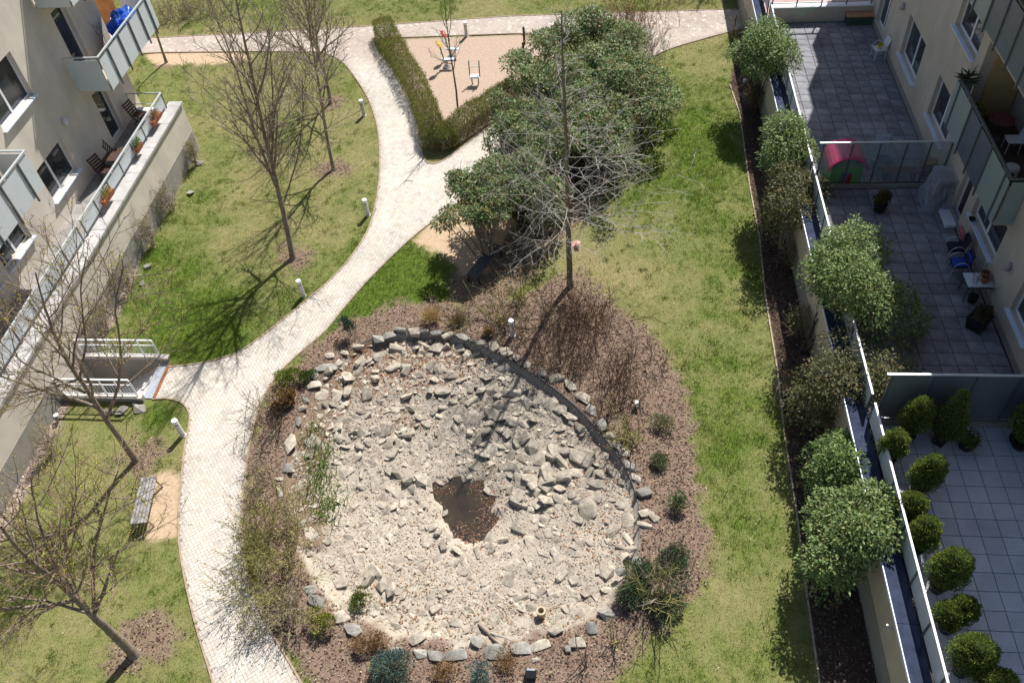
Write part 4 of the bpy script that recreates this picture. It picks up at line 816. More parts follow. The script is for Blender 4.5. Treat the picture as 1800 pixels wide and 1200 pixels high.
# ---------------------------------------------------------------- leafy shrubs
def lump_points(lumps, n, rg, shell=.75):
    L_ = np.array([l[:6] for l in lumps], float); wt = (L_[:, 3]*L_[:, 4]+L_[:, 4]*L_[:, 5]+L_[:, 3]*L_[:, 5]); wt /= wt.sum(); k = rg.choice(len(L_), n, p=wt)
    d = rg.normal(size=(n, 3)); d[:, 2] = np.where(d[:, 2] < -.35, -d[:, 2], d[:, 2]); d /= np.linalg.norm(d, axis=1)[:, None]
    rr = shell+(1-shell)*rg.rand(n)**.6+rg.normal(0, .05, n); ns = 1+.24*(fbm(d[:, 0]*2+k*3.7, d[:, 1]*2+d[:, 2]*2.3, 1.7, 2, 3)-.5)*2
    return L_[k, :3]+d*L_[k, 3:6]*(rr*ns)[:, None], d
def leafy(parent, lumps, n, Lr, Wr, pal, rg, name='foliage', droop=.5, shell=.7, m=None, spread=.8, minz=.05):
    p_, d = lump_points(lumps, n, rg, shell); k = p_[:, 2] > minz; p_, d = p_[k], d[k]; n = len(p_)
    ax = d*.55+rg.normal(0, spread, (n, 3))*.6; ax[:, 2] -= droop*rg.rand(n); nr = d+rg.normal(0, .45, (n, 3)); nr[:, 2] += .55
    L_ = rg.uniform(*Lr, n); V, Fc = leaf_mesh(p_, ax, nr, L_, L_*rg.uniform(*Wr, n)); cl = np.array(pal, float)[rg.randint(len(pal), size=n)]*(1+rg.normal(0, .16, (n, 1)))
    return tag(place(name, V, Fc, m or M_leaf, parent, col=np.repeat(np.clip(cl, .005, .9), 4, 0)), kind='stuff')
def stems(parent, base, tops, r, m, rg, name='stems', n=7, jit=.08, sub=0, subL=.5, sides=5, up=.2):
    ls = []
    for tp in tops:
        b0 = np.asarray(base, float)+np.append(rg.normal(0, .06, 2), -.05); tp = np.asarray(tp, float); q = np.array([b0+(tp-b0)*k/n for k in range(n+1)]); q[1:-1] += rg.normal(0, jit*np.linalg.norm(tp-b0)/n, (n-1, 3)); q[1:-1, 2] += np.linalg.norm(tp-b0)*up*np.sin(np.linspace(0, np.pi, n+1))[1:-1]*.3
        ls.append((q, np.linspace(r, r*.3, n+1), sides))
        for k in range(sub):
            f = rg.uniform(.25, .98); i = min(int(f*n), n-1); p = q[i]+(q[i+1]-q[i])*(f*n-i); d = unit(q[i+1]-q[i])*.8+rg.normal(0, .55, 3); w_ = walk(p, d, subL*rg.uniform(.4, 1.2), 4, .15, .14, rg); ls.append((w_, np.linspace(max(r*.4, .004), .003, 5), 3))
            for k2 in range(2): ls.append((walk(w_[rg.randint(1, 4)], d+rg.normal(0, .7, 3), subL*rg.uniform(.2, .5), 3, .1, .16, rg), np.linspace(.0045, .0028, 4), 3))
    V, Fq = tubes(ls); return place(name, V, Fq, m, parent, smooth_=False), ls
PAL_VIB = [(.12, .19, .065), (.165, .25, .09), (.24, .32, .14), (.08, .135, .045), (.34, .41, .24), (.33, .28, .11), (.31, .19, .085), (.18, .265, .09), (.28, .345, .17), (.10, .16, .05)]
# evergreen shrub row between the two lawns: (px, py of crown centre, z, rx, ry, rz, n, name)
vib = [((838, 350), 2.35, 1.25, 1.15, .6, 2600, (862, 478), 'round topped evergreen shrub overhanging the black bench'),
       ((915, 300), 2.2, 1.8, 1.7, .95, 4600, (920, 405), 'evergreen shrub behind the bench dirt patch'),
       ((925, 222), 2.0, 1.45, 1.5, .9, 4000, (935, 300), 'evergreen shrub at the narrow middle of the row by the side path'),
       ((1020, 235), 2.2, 2.0, 1.9, 1.1, 6000, (1010, 345), 'broad evergreen shrub under the whorled bare tree'),
       ((960, 130), 2.0, 1.8, 1.7, 1.0, 4800, (965, 225), 'evergreen shrub leaning over the path toward the playground'),
       ((1085, 150), 2.2, 2.2, 2.2, 1.15, 7600, (1085, 245), 'largest evergreen shrub at the bright lawn edge'),
       ((1030, 60), 2.0, 2.3, 2.0, 1.0, 5600, (1030, 140), 'evergreen shrub at the far end of the row by the brick path')]
for k, (c_, zc, rx, ry, rz, n, bs_, lab) in enumerate(vib):
    rg = np.random.RandomState(50+k); C_ = P(c_[0], c_[1], zc); B_ = P(*bs_); t = thing('evergreen_shrub', lab, 'shrub', (C_[0]*.3+B_[0]*.7, C_[1]*.3+B_[1]*.7, 0), 'evergreen shrubs in the middle row')
    lumps = [(C_[0]+rg.uniform(-.95, .95)*rx, C_[1]+rg.uniform(-.95, .95)*ry, zc+rg.uniform(-.5, .35)*rz, rx*rg.uniform(.2, .46), ry*rg.uniform(.22, .5), rz*rg.uniform(.3, .75)) for _ in range(22)]
    if k: lumps += [(C_[0]+rg.uniform(-.9, .9)*rx, C_[1]+rg.uniform(-.8, .9)*ry, rg.uniform(.8, 1.3), rx*.5, ry*.5, .7) for _ in range(4)]
    leafy(t, lumps, int(n*2.9), (.08, .19), (.34, .5), PAL_VIB, rg, droop=.9, shell=.6)
    stems(t, np.array([C_[0]*.3+B_[0]*.7, C_[1]*.3+B_[1]*.7, 0]), [(l[0], l[1], l[2]) for l in lumps], .045, M_twigD if k else M_barkB, rg, sub=9, subL=.8)
# bushes against the right hand wall
PAL_LAU = [(.14, .22, .06), (.19, .28, .085), (.25, .34, .125), (.09, .15, .04), (.32, .40, .19), (.27, .29, .10)]
PAL_BRN = [(.13, .15, .05), (.17, .17, .07), (.20, .15, .08), (.10, .12, .04)]
wallb = [((1350, 92), 2.9, 1.1, 1.35, 1.05, 6200, PAL_LAU, 0, 'leafy evergreen bush on the wall beside the farthest sunlit terrace'),
         ((1390, 265), 2.7, .95, 1.1, .9, 4600, PAL_LAU, 0, 'small evergreen bush on the wall near the pink playhouse'),
         ((1405, 345), 2.4, 1.0, 1.05, .85, 3200, PAL_BRN, 1, 'brownish twiggy bush on the wall just below the playhouse terrace'),
         ((1505, 505), 2.95, 1.35, 1.75, 1.2, 11000, PAL_LAU, 0, 'big rounded evergreen bush spilling over the terrace wall'),
         ((1505, 650), 2.5, 1.25, 1.2, .9, 3600, PAL_BRN, 1, 'straggly half bare bush at the end of the tinted glass screen'),
         ((1485, 810), 1.7, .85, 1.0, .85, 3600, PAL_LAU[:4], 0, 'low dark bush at the shaded foot of the wall'),
         ((1490, 945), 2.1, 1.0, 1.2, .9, 6000, PAL_LAU, 0, 'bright compact evergreen bush against the bare stretch of wall')]
for k, (c_, zc, rx, ry, rz, n, pal, tw, lab) in enumerate(wallb):
    rx, ry, rz, zc = rx*1.2, ry*1.15, rz*1.2, zc+.15; rg = np.random.RandomState(80+k); C_ = P(c_[0], c_[1], zc); bx_ = min(C_[0], 6.75); t = thing('wall_bush', lab, 'bush', (bx_, C_[1], 0), 'bushes along the terrace wall')
    lumps = [(C_[0]+rg.uniform(-.6, .6)*rx, C_[1]+rg.uniform(-.65, .65)*ry, zc+rg.uniform(-.5, .3)*rz, rx*rg.uniform(.5, .75), ry*rg.uniform(.45, .7), rz*rg.uniform(.55, .85)) for _ in range(9)]
    low = [(min(l[0], 6.3), l[1], l[2]*.5, rx*.5, ry*.5, 1.0) for l in lumps[:4]]
    leafy(t, lumps, int(n*(1.2 if tw else 2.0)), (.08, .145), (.38, .55), pal, rg, droop=.6, shell=.62); (leafy(t, low, int(n*.4), (.08, .14), (.35, .5), pal, rg, droop=.6) if k in (2, 4, 5, 6) else None)
    stems(t, (bx_, C_[1], 0), [(l[0], l[1], l[2]+.3*tw) for l in lumps], .03, M_twigB if tw else M_twigD, rg, sub=26 if tw else 5, subL=.75)
# undergrowth: bare tangled shrubs at the foot of the wall
for k, (c_, lab) in enumerate([((1400, 470), 'bare brown shrub in the shade under the climbing bush'), ((1400, 700), 'dry twiggy shrub between mulch and wall'), ((1445, 740), 'bare shaded shrub under the half bare bush'), ((1410, 590), 'dense shaded shrub at the wall foot under the big rounded bush'), ((1375, 380), 'dark bare shrub in the bed under the brownish bush'), ((1440, 860), 'dry shrub in the bed between the two lowest bushes'), ((1330, 190), 'dark leafless shrub at the foot of the far wall')]):
    rg = np.random.RandomState(110+k); B_ = P(*c_); t = thing('bare_shrub', lab, 'shrub', (B_[0], B_[1], 0), 'bare shrubs at the wall foot')
    stems(t, B_, [B_+np.array([rg.normal(0, .5), rg.normal(0, .55), rg.uniform(.7, 1.5)]) for _ in range(18)], .014, M_twigR, rg, sub=14, subL=.55, sides=4); leafy(t, [(B_[0], B_[1], .6, .6, .7, .6)], 700, (.05, .1), (.4, .55), PAL_BRN+PAL_LAU[:2], rg, m=M_needle, shell=.3)
# climbers hanging on the left wall and shrubs at its foot
for k, (c_, zc, s_, lab) in enumerate([((302, 262), .9, .6, 'tangled bare climber at the corner of the left wall'), ((285, 345), .8, .8, 'thin bare climber on the sunny left wall'), ((215, 400), 1.0, .75, 'round bare climber clump on the left wall'), ((182, 485), .9, 1.0, 'budding climber bush on the left wall above the stair'), ((165, 560), .8, .95, 'bare tangled shrub against the left wall beside the stair'), ((75, 770), .8, .8, 'bare tangled shrub below the stair by the left wall')]):
    rg = np.random.RandomState(130+k); C_ = P(c_[0], c_[1], zc); C_[0] = max(C_[0], -18.55); t = thing('wall_climber', lab, 'climber', (C_[0], C_[1], 0), 'bare climbers on the left wall')
    stems(t, (C_[0], C_[1], 0), [C_+np.array([rg.normal(.0, .3)*s_, rg.normal(0, .65)*s_, rg.normal(.1, .45)*s_]) for _ in range(14)], .011, M_twigB, rg, sub=16, subL=.6*s_, sides=4)
    leafy(t, [(C_[0], C_[1], zc+.1, .4*s_, .7*s_, .5*s_)], int(420*s_), (.03, .06), (.5, .7), [(.25, .25, .07), (.30, .22, .10), (.2, .2, .06)], rg, m=M_needle, shell=.3)
# budding hedge round the playground tip, grown as two arms
PAL_HED = [(.24, .26, .06), (.19, .22, .05), (.30, .29, .09), (.24, .19, .085), (.15, .18, .04)]
def hedge(line, w, h, lab, seed):
    rg = np.random.RandomState(seed); L_ = smooth(W(line), 8); t = thing('clipped_hedge', lab, 'hedge', (*L_[len(L_)//2][:2], 0), 'clipped hedge round the playground')
    n = len(L_)*800; i = rg.randint(len(L_), size=n); tg = np.gradient(L_, axis=0)[i, :2]; tg /= np.linalg.norm(tg, axis=1)[:, None]; nr = np.stack([-tg[:, 1], tg[:, 0]], 1)
    u = rg.uniform(-1, 1, n); v = rg.rand(n); top_ = rg.rand(n) < .5; u = np.where(top_, u, np.sign(u)*(1-.16*rg.rand(n))); v = np.where(top_, 1-.13*rg.rand(n), v)
    wob_ = 1+.25*(fbm(L_[i, 0], L_[i, 1], 1.5, 3)-.5)*2; p_ = np.stack([L_[i, 0]+nr[:, 0]*u*w*wob_+rg.normal(0, .12, n)*tg[:, 0], L_[i, 1]+nr[:, 1]*u*w*wob_+rg.normal(0, .12, n)*tg[:, 1], .08+v*h*wob_*(1-.12*u*u)+rg.normal(0, .03, n)], 1)
    ax = rg.normal(0, .5, (n, 3)); ax[:, 2] += .7; nn = rg.normal(size=(n, 3)); lz = rg.uniform(.035, .08, n); V, Fc = leaf_mesh(p_, ax, nn, lz, lz*.5); cl = np.array(PAL_HED)[rg.randint(5, size=n)]*(1+rg.normal(0, .18, (n, 1)))
    tag(place('foliage', V, Fc, M_needle, t, col=np.repeat(np.clip(cl, .01, .9), 4, 0)), kind='stuff')
    ls = []
    for k in range(len(L_)*16):
        i = rg.randint(len(L_)-1); b0 = L_[i]+(L_[i+1]-L_[i])*rg.rand(); d = np.append(rg.normal(0, .35*w, 2), h*rg.uniform(.7, 1.08)); b0 = b0+np.append(rg.normal(0, .5*w, 2), 0); ls.append((np.array([b0, b0+d*.5+rg.normal(0, .04, 3), b0+d]), np.array([.009, .006, .003]), 3))
    V, Fq = tubes(ls); tag(place('twigs', V, Fq, M_twigB, t), kind='stuff')
hedge([(676, 62), (692, 95), (715, 135), (740, 180), (757, 225), (767, 258)], .5, .95, 'clipped budding hedge arm along the curved main path', 150)
hedge([(790, 252), (830, 222), (870, 196), (905, 172)], .42, .85, 'clipped budding hedge arm along the straight side path', 151)
hedge([(765, 255), (778, 258), (792, 250)], .42, .85, 'hedge corner where the two clipped arms meet', 152)
print('trees shrubs ok')
# ================================================================ BEDS ROUND THE POND
SH_LATE = [((1060, 290), 40, 1.3, 'grey bare undergrowth on the shaded lawn side of the evergreen row', 280), ((985, 375), 34, 1.2, 'dark bare undergrowth between the whorled tree and the bench', 281), ((1120, 215), 26, 1.2, 'bare undergrowth at the lawn edge of the largest evergreen', 282)]
def thicket(name, lab, cat, base_px, n, h, sx, sy, m, seed, sub=6, subL=.45, r=.009, leaves=0, pal=None, lean=(0, 0), group='shrubs in the pond beds', leafL=(.04, .08), splay=.25, leafm=None, lz=None):
    rg = np.random.RandomState(seed); B_ = P(*base_px); t = thing(name, lab, cat, (B_[0], B_[1], 0), group); ls = []
    for k in range(n):
        b0 = B_+np.array([rg.normal(0, sx), rg.normal(0, sy), 0]); b0[2] = float(gz(b0[0], b0[1]))-.03
        tp = b0+np.array([rg.normal(lean[0], h*splay), rg.normal(lean[1], h*splay), h*rg.uniform(.5, 1.1)]); q = walk(b0, tp-b0, np.linalg.norm(tp-b0), 6, .1, .09, rg); ls.append((q, np.linspace(r*1.25, r*.6, 7), 4))
        for j in range(sub):
            i = rg.randint(1, 6); d = unit(q[i+1]-q[i])+rg.normal(0, .6, 3); w_ = walk(q[i], d, subL*rg.uniform(.4, 1.2), 3, .25, .14, rg); ls.append((w_, np.linspace(max(.0065, r*.6), .0045, 4), 3))
    V, Fq = tubes(ls); place('stems', V, Fq, m, t)
    if leaves:
        k = rg.randint(len(ls), size=leaves); pos = np.array([ls[i][0][rg.randint(1, len(ls[i][0]))] for i in k])+rg.normal(0, .04, (leaves, 3))
        if lz: pos[:, 2] *= lz
        L_ = rg.uniform(*leafL, leaves); V, Fc = leaf_mesh(pos, rg.normal(size=(leaves, 3)), rg.normal(size=(leaves, 3))+[0, 0, 1], L_, L_*.5); cl = np.array(pal)[rg.randint(len(pal), size=leaves)]*(1+rg.normal(0, .2, (leaves, 1)))
        tag(place('foliage', V, Fc, leafm or M_needle, t, col=np.repeat(np.clip(cl, .01, .9), 4, 0)), kind='stuff')
    return t
BS = 'bare reddish shrub '
for k, (px, n, h, lab) in enumerate([((1040, 570), 34, 1.2, 'bare shrub tangle at the lawn side of the whorled tree shadow'), ((940, 625), 16, .9, 'low bare shrub just above the pond rim stones'), ((1060, 720), 16, 1.1, 'bare shrub between rim stones and the pruned dark shrub'), ((1000, 560), 32, 1.3, 'bare twiggy shrub at the foot of the whorled tree'), ((1130, 640), 12, 1.0, 'thin bare shrub at the outer mulch edge'), ((985, 655), 12, .8, 'sparse bare shrub behind the rounded rim stone')]):
    SH_LATE.append((px, n, h, lab, 260+k))
OL = [(.24, .24, .08), (.30, .27, .10), (.18, .19, .06)]
thicket('bare_shrub', 'wide reddish bare shrub spreading over the mulch right of the rim lamp', 'shrub', (1005, 610), 44, 1.3, .75, .5, M_twigR, 201, 9, .5, .011)
thicket('bare_shrub', 'tall reddish bare shrub with dark stems at the mulch centre', 'shrub', (1080, 665), 32, 1.6, .35, .3, M_twigR, 202, 8, .55, .011)
thicket('bare_shrub', 'pruned dark bare shrub beside the small white spotlights', 'shrub', (1120, 700), 9, 1.3, .12, .1, M_twigR, 203, 4, .45, .012)
thicket('bare_shrub', 'bare shrub with greenish twigs at the pond rim boulder', 'shrub', (1105, 775), 20, 1.2, .18, .15, M_twigY, 204, 7, .4, .011, 500, OL)
thicket('bare_shrub', 'fine twigged bare shrub under the whorled tree shadow', 'shrub', (960, 570), 26, 1.0, .6, .45, M_twigB, 205, 6, .4, .008, 250, OL)
thicket('green_stemmed_shrub', 'yellow green stemmed bare shrub fanning out by the white bollard', 'shrub', (880, 565), 24, 1.5, .16, .12, M_twigY, 206, 5, .5, .011, splay=.42)
thicket('green_stemmed_shrub', 'yellow green stemmed bare shrub in front of the shaded hedge shrubs', 'shrub', (918, 535), 18, 1.5, .2, .15, M_twigY, 207, 5, .5, .011, splay=.36)
thicket('bare_shrub', 'dark bare shrub between path and pond on the left bed', 'shrub', (490, 745), 16, 1.2, .2, .2, M_twigD, 208, 7, .5, .011)
thicket('bare_shrub', 'dry brown shrub at the path edge of the left bed', 'shrub', (455, 740), 26, 1.1, .3, .6, M_twigB, 209, 6, .4, .007)
thicket('bare_shrub', 'straggling brown shrub between the path and the planted shelf', 'shrub', (462, 860), 26, 1.1, .25, .6, M_twigB, 210, 6, .45, .007, 300, OL)
thicket('arching_shrub', 'large arching olive shrub leaning over the path by the pond', 'shrub', (480, 990), 85, 1.5, .5, .75, M_twigY, 211, 9, .6, .008, 3200, OL, (-.1, .1), splay=.38)
thicket('arching_shrub', 'second arching olive shrub tangled with dry grass by the pond', 'shrub', (500, 1085), 45, 1.0, .4, .35, M_twigB, 212, 8, .45, .007, 1300, OL, splay=.38)
thicket('bare_shrub', 'bare branching shrub rising from the dark evergreen groundcover', 'shrub', (1145, 1060), 16, 2.0, .16, .12, M_twigY, 213, 7, .7, .014, splay=.3)
thicket('bare_shrub', 'upright bare shrub beside the groundcover near the lawn', 'shrub', (1172, 1040), 10, 1.6, .15, .15, M_twigB, 214, 6, .55, .012, splay=.3)
thicket('pruned_rose', 'pruned thorny stems rising from the soil by the garden spotlight', 'shrub', (1030, 1170), 5, 1.5, .05, .05, M_twigR, 215, 1, .5, .014, lean=(-.15, .1), splay=.12)
thicket('pruned_rose', 'pruned forked stems casting long shadows near the lawn edge', 'shrub', (1080, 1130), 6, 1.0, .08, .05, M_twigY, 216, 2, .4, .014, splay=.2)
for px, n, h, lab, sd_ in SH_LATE: thicket('bare_shrub', lab, 'shrub', px, n, h, .45, .35, M_twigR, sd_, 9, .5, .011, 120, OL, splay=.32)
# planted green reeds on the shelf
for k, (c_, n, lab) in enumerate([((575, 885), 110, 'tuft of fresh green reeds at the edge of the planted shelf'), ((565, 810), 110, 'tuft of green reeds beside the row of stones'), ((548, 765), 50, 'thin green reeds near the left pond rim'), ((555, 850), 70, 'low green reeds amid dry stalks')]):
    thicket('reed_tuft', lab, 'reeds', c_, n, .42, .22, .4, mat('reed_green', (.19, .29, .05), .7, .3, 6), 230+k, 0, .1, .011, splay=.35, group='reeds on the planted shelf')
# small conifers and cushions
CON = [(.05, .09, .05), (.07, .12, .07), (.04, .07, .04), (.11, .16, .11)]; BLU = [(.16, .24, .22), (.12, .20, .18), (.20, .28, .25)]; GOL = [(.38, .38, .06), (.28, .30, .05), (.20, .22, .05)]; GRN = [(.10, .16, .03), (.15, .21, .05), (.07, .12, .025)]; BRN = [(.30, .17, .07), (.22, .12, .06), (.38, .25, .11)]
def dwarf(name, lab, cat, px, r, h, pal, n, seed, L=(.04, .09), up=.6, group='dwarf plants in the pond beds', z0=.0):
    rg = np.random.RandomState(seed); B_ = P(*px); B_[2] = float(gz(B_[0], B_[1])); t = thing(name, lab, cat, B_, group)
    lumps = [(B_[0]+rg.normal(0, r*.3), B_[1]+rg.normal(0, r*.3), B_[2]+h*rg.uniform(.3, .65), r*rg.uniform(.45, .75), r*rg.uniform(.45, .75), h*rg.uniform(.3, .45)) for _ in range(6)]
    p_, d = lump_points(lumps, n, rg, .5); k = p_[:, 2] > B_[2]; p_, d = p_[k], d[k]; m_ = len(p_); ax = d+rg.normal(0, .4, (m_, 3)); ax[:, 2] += up; L_ = rg.uniform(*L, m_); V, Fc = leaf_mesh(p_, ax, rg.normal(size=(m_, 3)), L_, L_*.35)
    cl = np.array(pal)[rg.randint(len(pal), size=m_)]*(1+rg.normal(0, .18, (m_, 1))); tag(place('foliage', V, Fc, M_needle, t, col=np.repeat(np.clip(cl, .01, .9), 4, 0)), kind='stuff')
    MB().tube([B_+[0, 0, -.05], B_+[0, 0, h*.5]], [.025, .012], 6).build('stem', M_twigD, t)
dwarf('dwarf_spruce', 'small blue spruce beside the path above the pond', 'conifer', (618, 590), .26, .95, CON, 1700, 301)
dwarf('dwarf_conifer', 'blue green conifer, the tallest in the bed at the pond foot', 'conifer', (693, 1185), .62, 1.25, CON[:2]+BLU, 5200, 302)
dwarf('dwarf_conifer', 'pale blue dwarf conifer between rusty heathers', 'conifer', (848, 1192), .36, .6, BLU, 1500, 303)
dwarf('gold_shrub', 'golden yellow dwarf shrub by the flat rim stone', 'shrub', (572, 1100), .38, .55, GOL, 1700, 304)
dwarf('gold_shrub', 'golden sprig beside the tall blue green conifer', 'shrub', (662, 1180), .2, .5, GOL, 700, 305)
dwarf('green_shrub', 'bright green dwarf shrub just inside the lower pond rim', 'shrub', (632, 1055), .3, .5, GRN+GOL[1:], 1400, 306)
dwarf('green_shrub', 'yellow green leafy shrub beside the path and pink rim stone', 'shrub', (518, 672), .42, .55, GRN+GOL, 2400, 307)
dwarf('pine_cushion', 'needle green cushion next to the pink rim stone', 'shrub', (542, 668), .28, .42, GRN, 1500, 308)
for k, (px, r, lab) in enumerate([((640, 1140), .34, 'rusty heather clump next to the tall blue green conifer'), ((712, 1180), .3, 'rusty heather in front of the lower grey rim slabs'), ((780, 1180), .36, 'rusty heather row end beside the pale conifer'), ((895, 1170), .34, 'rusty heather clump beside the garden spotlight'), ((665, 1135), .26, 'small rusty heather behind the tall conifer')]):
    dwarf('heather_clump', lab, 'heather', px, r, .36, BRN, 1300, 310+k, (.03, .07))
M_strawy = mat('dry_straw', (.52, .40, .20), .9, .3, 6)
thicket('dry_grass_clump', 'tawny dry ornamental grass above the pond rim', 'grass clump', (760, 562), 260, .6, .1, .08, M_strawy, 320, 0, .1, .0065, splay=.45, group='dwarf plants in the pond beds')
thicket('dry_grass_clump', 'olive brown grass clump shaded beside the tawny one', 'grass clump', (805, 568), 220, .5, .12, .1, mat('dry_olive', (.26, .21, .10), .9, .3, 6), 321, 0, .1, .0065, splay=.45, group='dwarf plants in the pond beds')
dwarf('dry_grass_clump', 'small tawny grass sprout near the white bollard', 'grass clump', (860, 590), .16, .25, [(.45, .33, .14), (.34, .23, .09)], 400, 322, (.1, .2), 1.2)
dwarf('low_juniper', 'grey green low juniper in the mulch below the spotlights', 'juniper', (1160, 815), .36, .3, [(.16, .2, .09), (.2, .23, .12)], 1400, 323)
dwarf('low_juniper', 'upright grey green juniper in the mulch by the lawn', 'juniper', (1190, 890), .32, .55, [(.14, .2, .08), (.2, .25, .11)], 1400, 324)
dwarf('low_juniper', 'pale sprawling juniper beside the greenish bare shrub', 'juniper', (1160, 755), .4, .35, [(.26, .26, .15), (.2, .22, .1)], 1300, 325)
for k, (px, r, lab) in enumerate([((1110, 1055), .5, 'dark evergreen groundcover under the bare branching shrub'), ((1165, 1070), .5, 'dark evergreen groundcover toward the lawn'), ((1185, 985), .6, 'grey green leafy groundcover beyond the bare shrub'), ((1130, 1010), .45, 'dark evergreen groundcover next to the pond rim')]):
    dwarf('groundcover_shrub', lab, 'shrub', px, r, .4, [(.05, .09, .04), (.08, .12, .06), (.14, .18, .11)], 2200, 330+k, (.05, .1), .2)
dwarf('dry_grass_clump', 'brown dry grass along the path edge of the left bed', 'grass clump', (503, 708), .25, .3, [(.3, .19, .08), (.36, .25, .1)], 1500, 340, (.12, .3), 1.0)
# brown thicket beyond the row of evergreen shrubs and hedge far left
thicket('bare_shrub', 'rust brown bare thicket behind the evergreen row at the far path', 'shrub', (1110, 55), 90, 1.7, .9, .9, mat('twig_rust', (.26, .15, .09), .9, .25, 5), 240, 9, .6, .008, 1200, [(.25, .18, .08), (.3, .2, .1)], group='far bare shrubs')
thicket('bare_shrub', 'grey bare thicket between evergreen row and side path', 'shrub', (1140, 100), 40, 1.3, .5, .5, M_twigP, 241, 8, .5, .007, group='far bare shrubs')
thicket('bare_shrub', 'pale bare shrub at the wall end near the far path', 'shrub', (1320, 70), 40, 1.9, .4, .8, M_twigB, 242, 8, .6, .008, 700, OL, group='far bare shrubs')
thicket('bare_shrub', 'brown bare hedge bush behind the far path by the balcony', 'shrub', (305, 35), 70, 1.2, 1.2, .4, M_twigB, 243, 7, .5, .008, 900, OL, group='far bare shrubs')
thicket('bare_shrub', 'brown bare hedge bush farther along the far lawn', 'shrub', (350, 25), 50, 1.0, 1.0, .4, M_twigB, 244, 7, .5, .008, 600, OL, group='far bare shrubs')
thicket('bare_shrub', 'brown bare scrub beyond the far path corner', 'shrub', (1215, -5), 60, 1.0, 1.2, .5, mat('twig_rust', (.26, .15, .09)), 245, 7, .5, .008, 900, OL, group='far bare shrubs')
print('beds ok')
# ================================================================ STREET FURNITURE AND SMALL THINGS
M_bol = mat('bollard_paint', (.62, .60, .56), .5, .08, 6); M_bolw = mat('bollard_cap', (.82, .82, .82), .4, .04, 6)
def bollard(px, lab, h=.84):
    B_ = P(*px); B_[2] = float(gz(B_[0], B_[1])); t = thing('bollard_light', lab, 'bollard light', B_, 'bollard lights along the paths')
    MB().lathe(B_, [(.115, -.03), (.115, .02), (.09, .025), (.09, h-.24)], 20).build('post', M_bol, t, smooth_=False)
    MB().lathe(B_, [(.08, h-.239), (.08, h-.13)], 20).build('lens', mat('lamp_lens', (.16, .14, .12), .2, .2, 8, spec=.6), t)
    for k in range(3): MB().lathe(B_, [(.088, h-.225+k*.034), (.088, h-.212+k*.034)], 20).build('louvre', M_bol, t)
    MB().lathe(B_, [(.1, h-.129), (.105, h-.03), (.095, h-.005), (.03, h+.006)], 20).build('cap', M_bolw, t)
bollard((322, 765), 'pale round bollard light at the path corner by the sunken stair'); bollard((534, 521), 'pale round bollard light beside the mulch ringed tall tree')
bollard((647, 378), 'pale round bollard light at the inner path bend'); bollard((640, 203), 'pale round bollard light on the lawn opposite the clipped hedge')
bollard((820, 64), 'bollard light on the far brick path above the playground', .8); bollard((901, 590), 'white capped bollard light half hidden in the pond bed shrubs', .8)
M_slatG = mat('slat_weathered', (.30, .29, .29), .85, .3, 9, .3, col2=(.42, .40, .38)); M_slatB = mat('slat_black', (.06, .06, .068), .5, .2, 9, col2=(.12, .12, .13))
def bench(a, b, w, label, ms, mf):
    A_, B_ = P(*a, .45), P(*b, .45); d = unit(B_-A_); L_ = np.linalg.norm(B_-A_); nr = np.array([d[1], -d[0], 0]); C_ = (A_+B_)/2; C_[2] = 0; t = thing('slatted_bench', label, 'bench', C_)
    for k in range(5):
        off = (k-2)*w/5; MB().obox(C_+nr*off+[0, 0, .44], d*L_/2, nr*w/5*.38, (0, 0, .018)).build('slat', ms, t)
    for s_ in (-1, 1):
        e = C_+d*s_*(L_/2-.12); f = MB(); f.bar(e+nr*(-w*.48)+[0, 0, .40], e+nr*w*.48+[0, 0, .40], .05, .035).build('crossbar', mf, t)
        for q in (-1, 1): MB().bar(e+nr*q*w*.40+[0, 0, .38], e+nr*q*w*.55+[0, 0, -.03], .05, .04).build('leg', mf, t)
    return t
bench((262, 838), (243, 919), .52, 'weathered grey slatted bench on a sandy patch by the path', M_slatG, mat('bench_leg_wood', (.36, .26, .17), .8))
bench((873, 430), (829, 486), .5, 'black slatted bench at the sandy corner under the evergreen shrub', M_slatB, M_black)
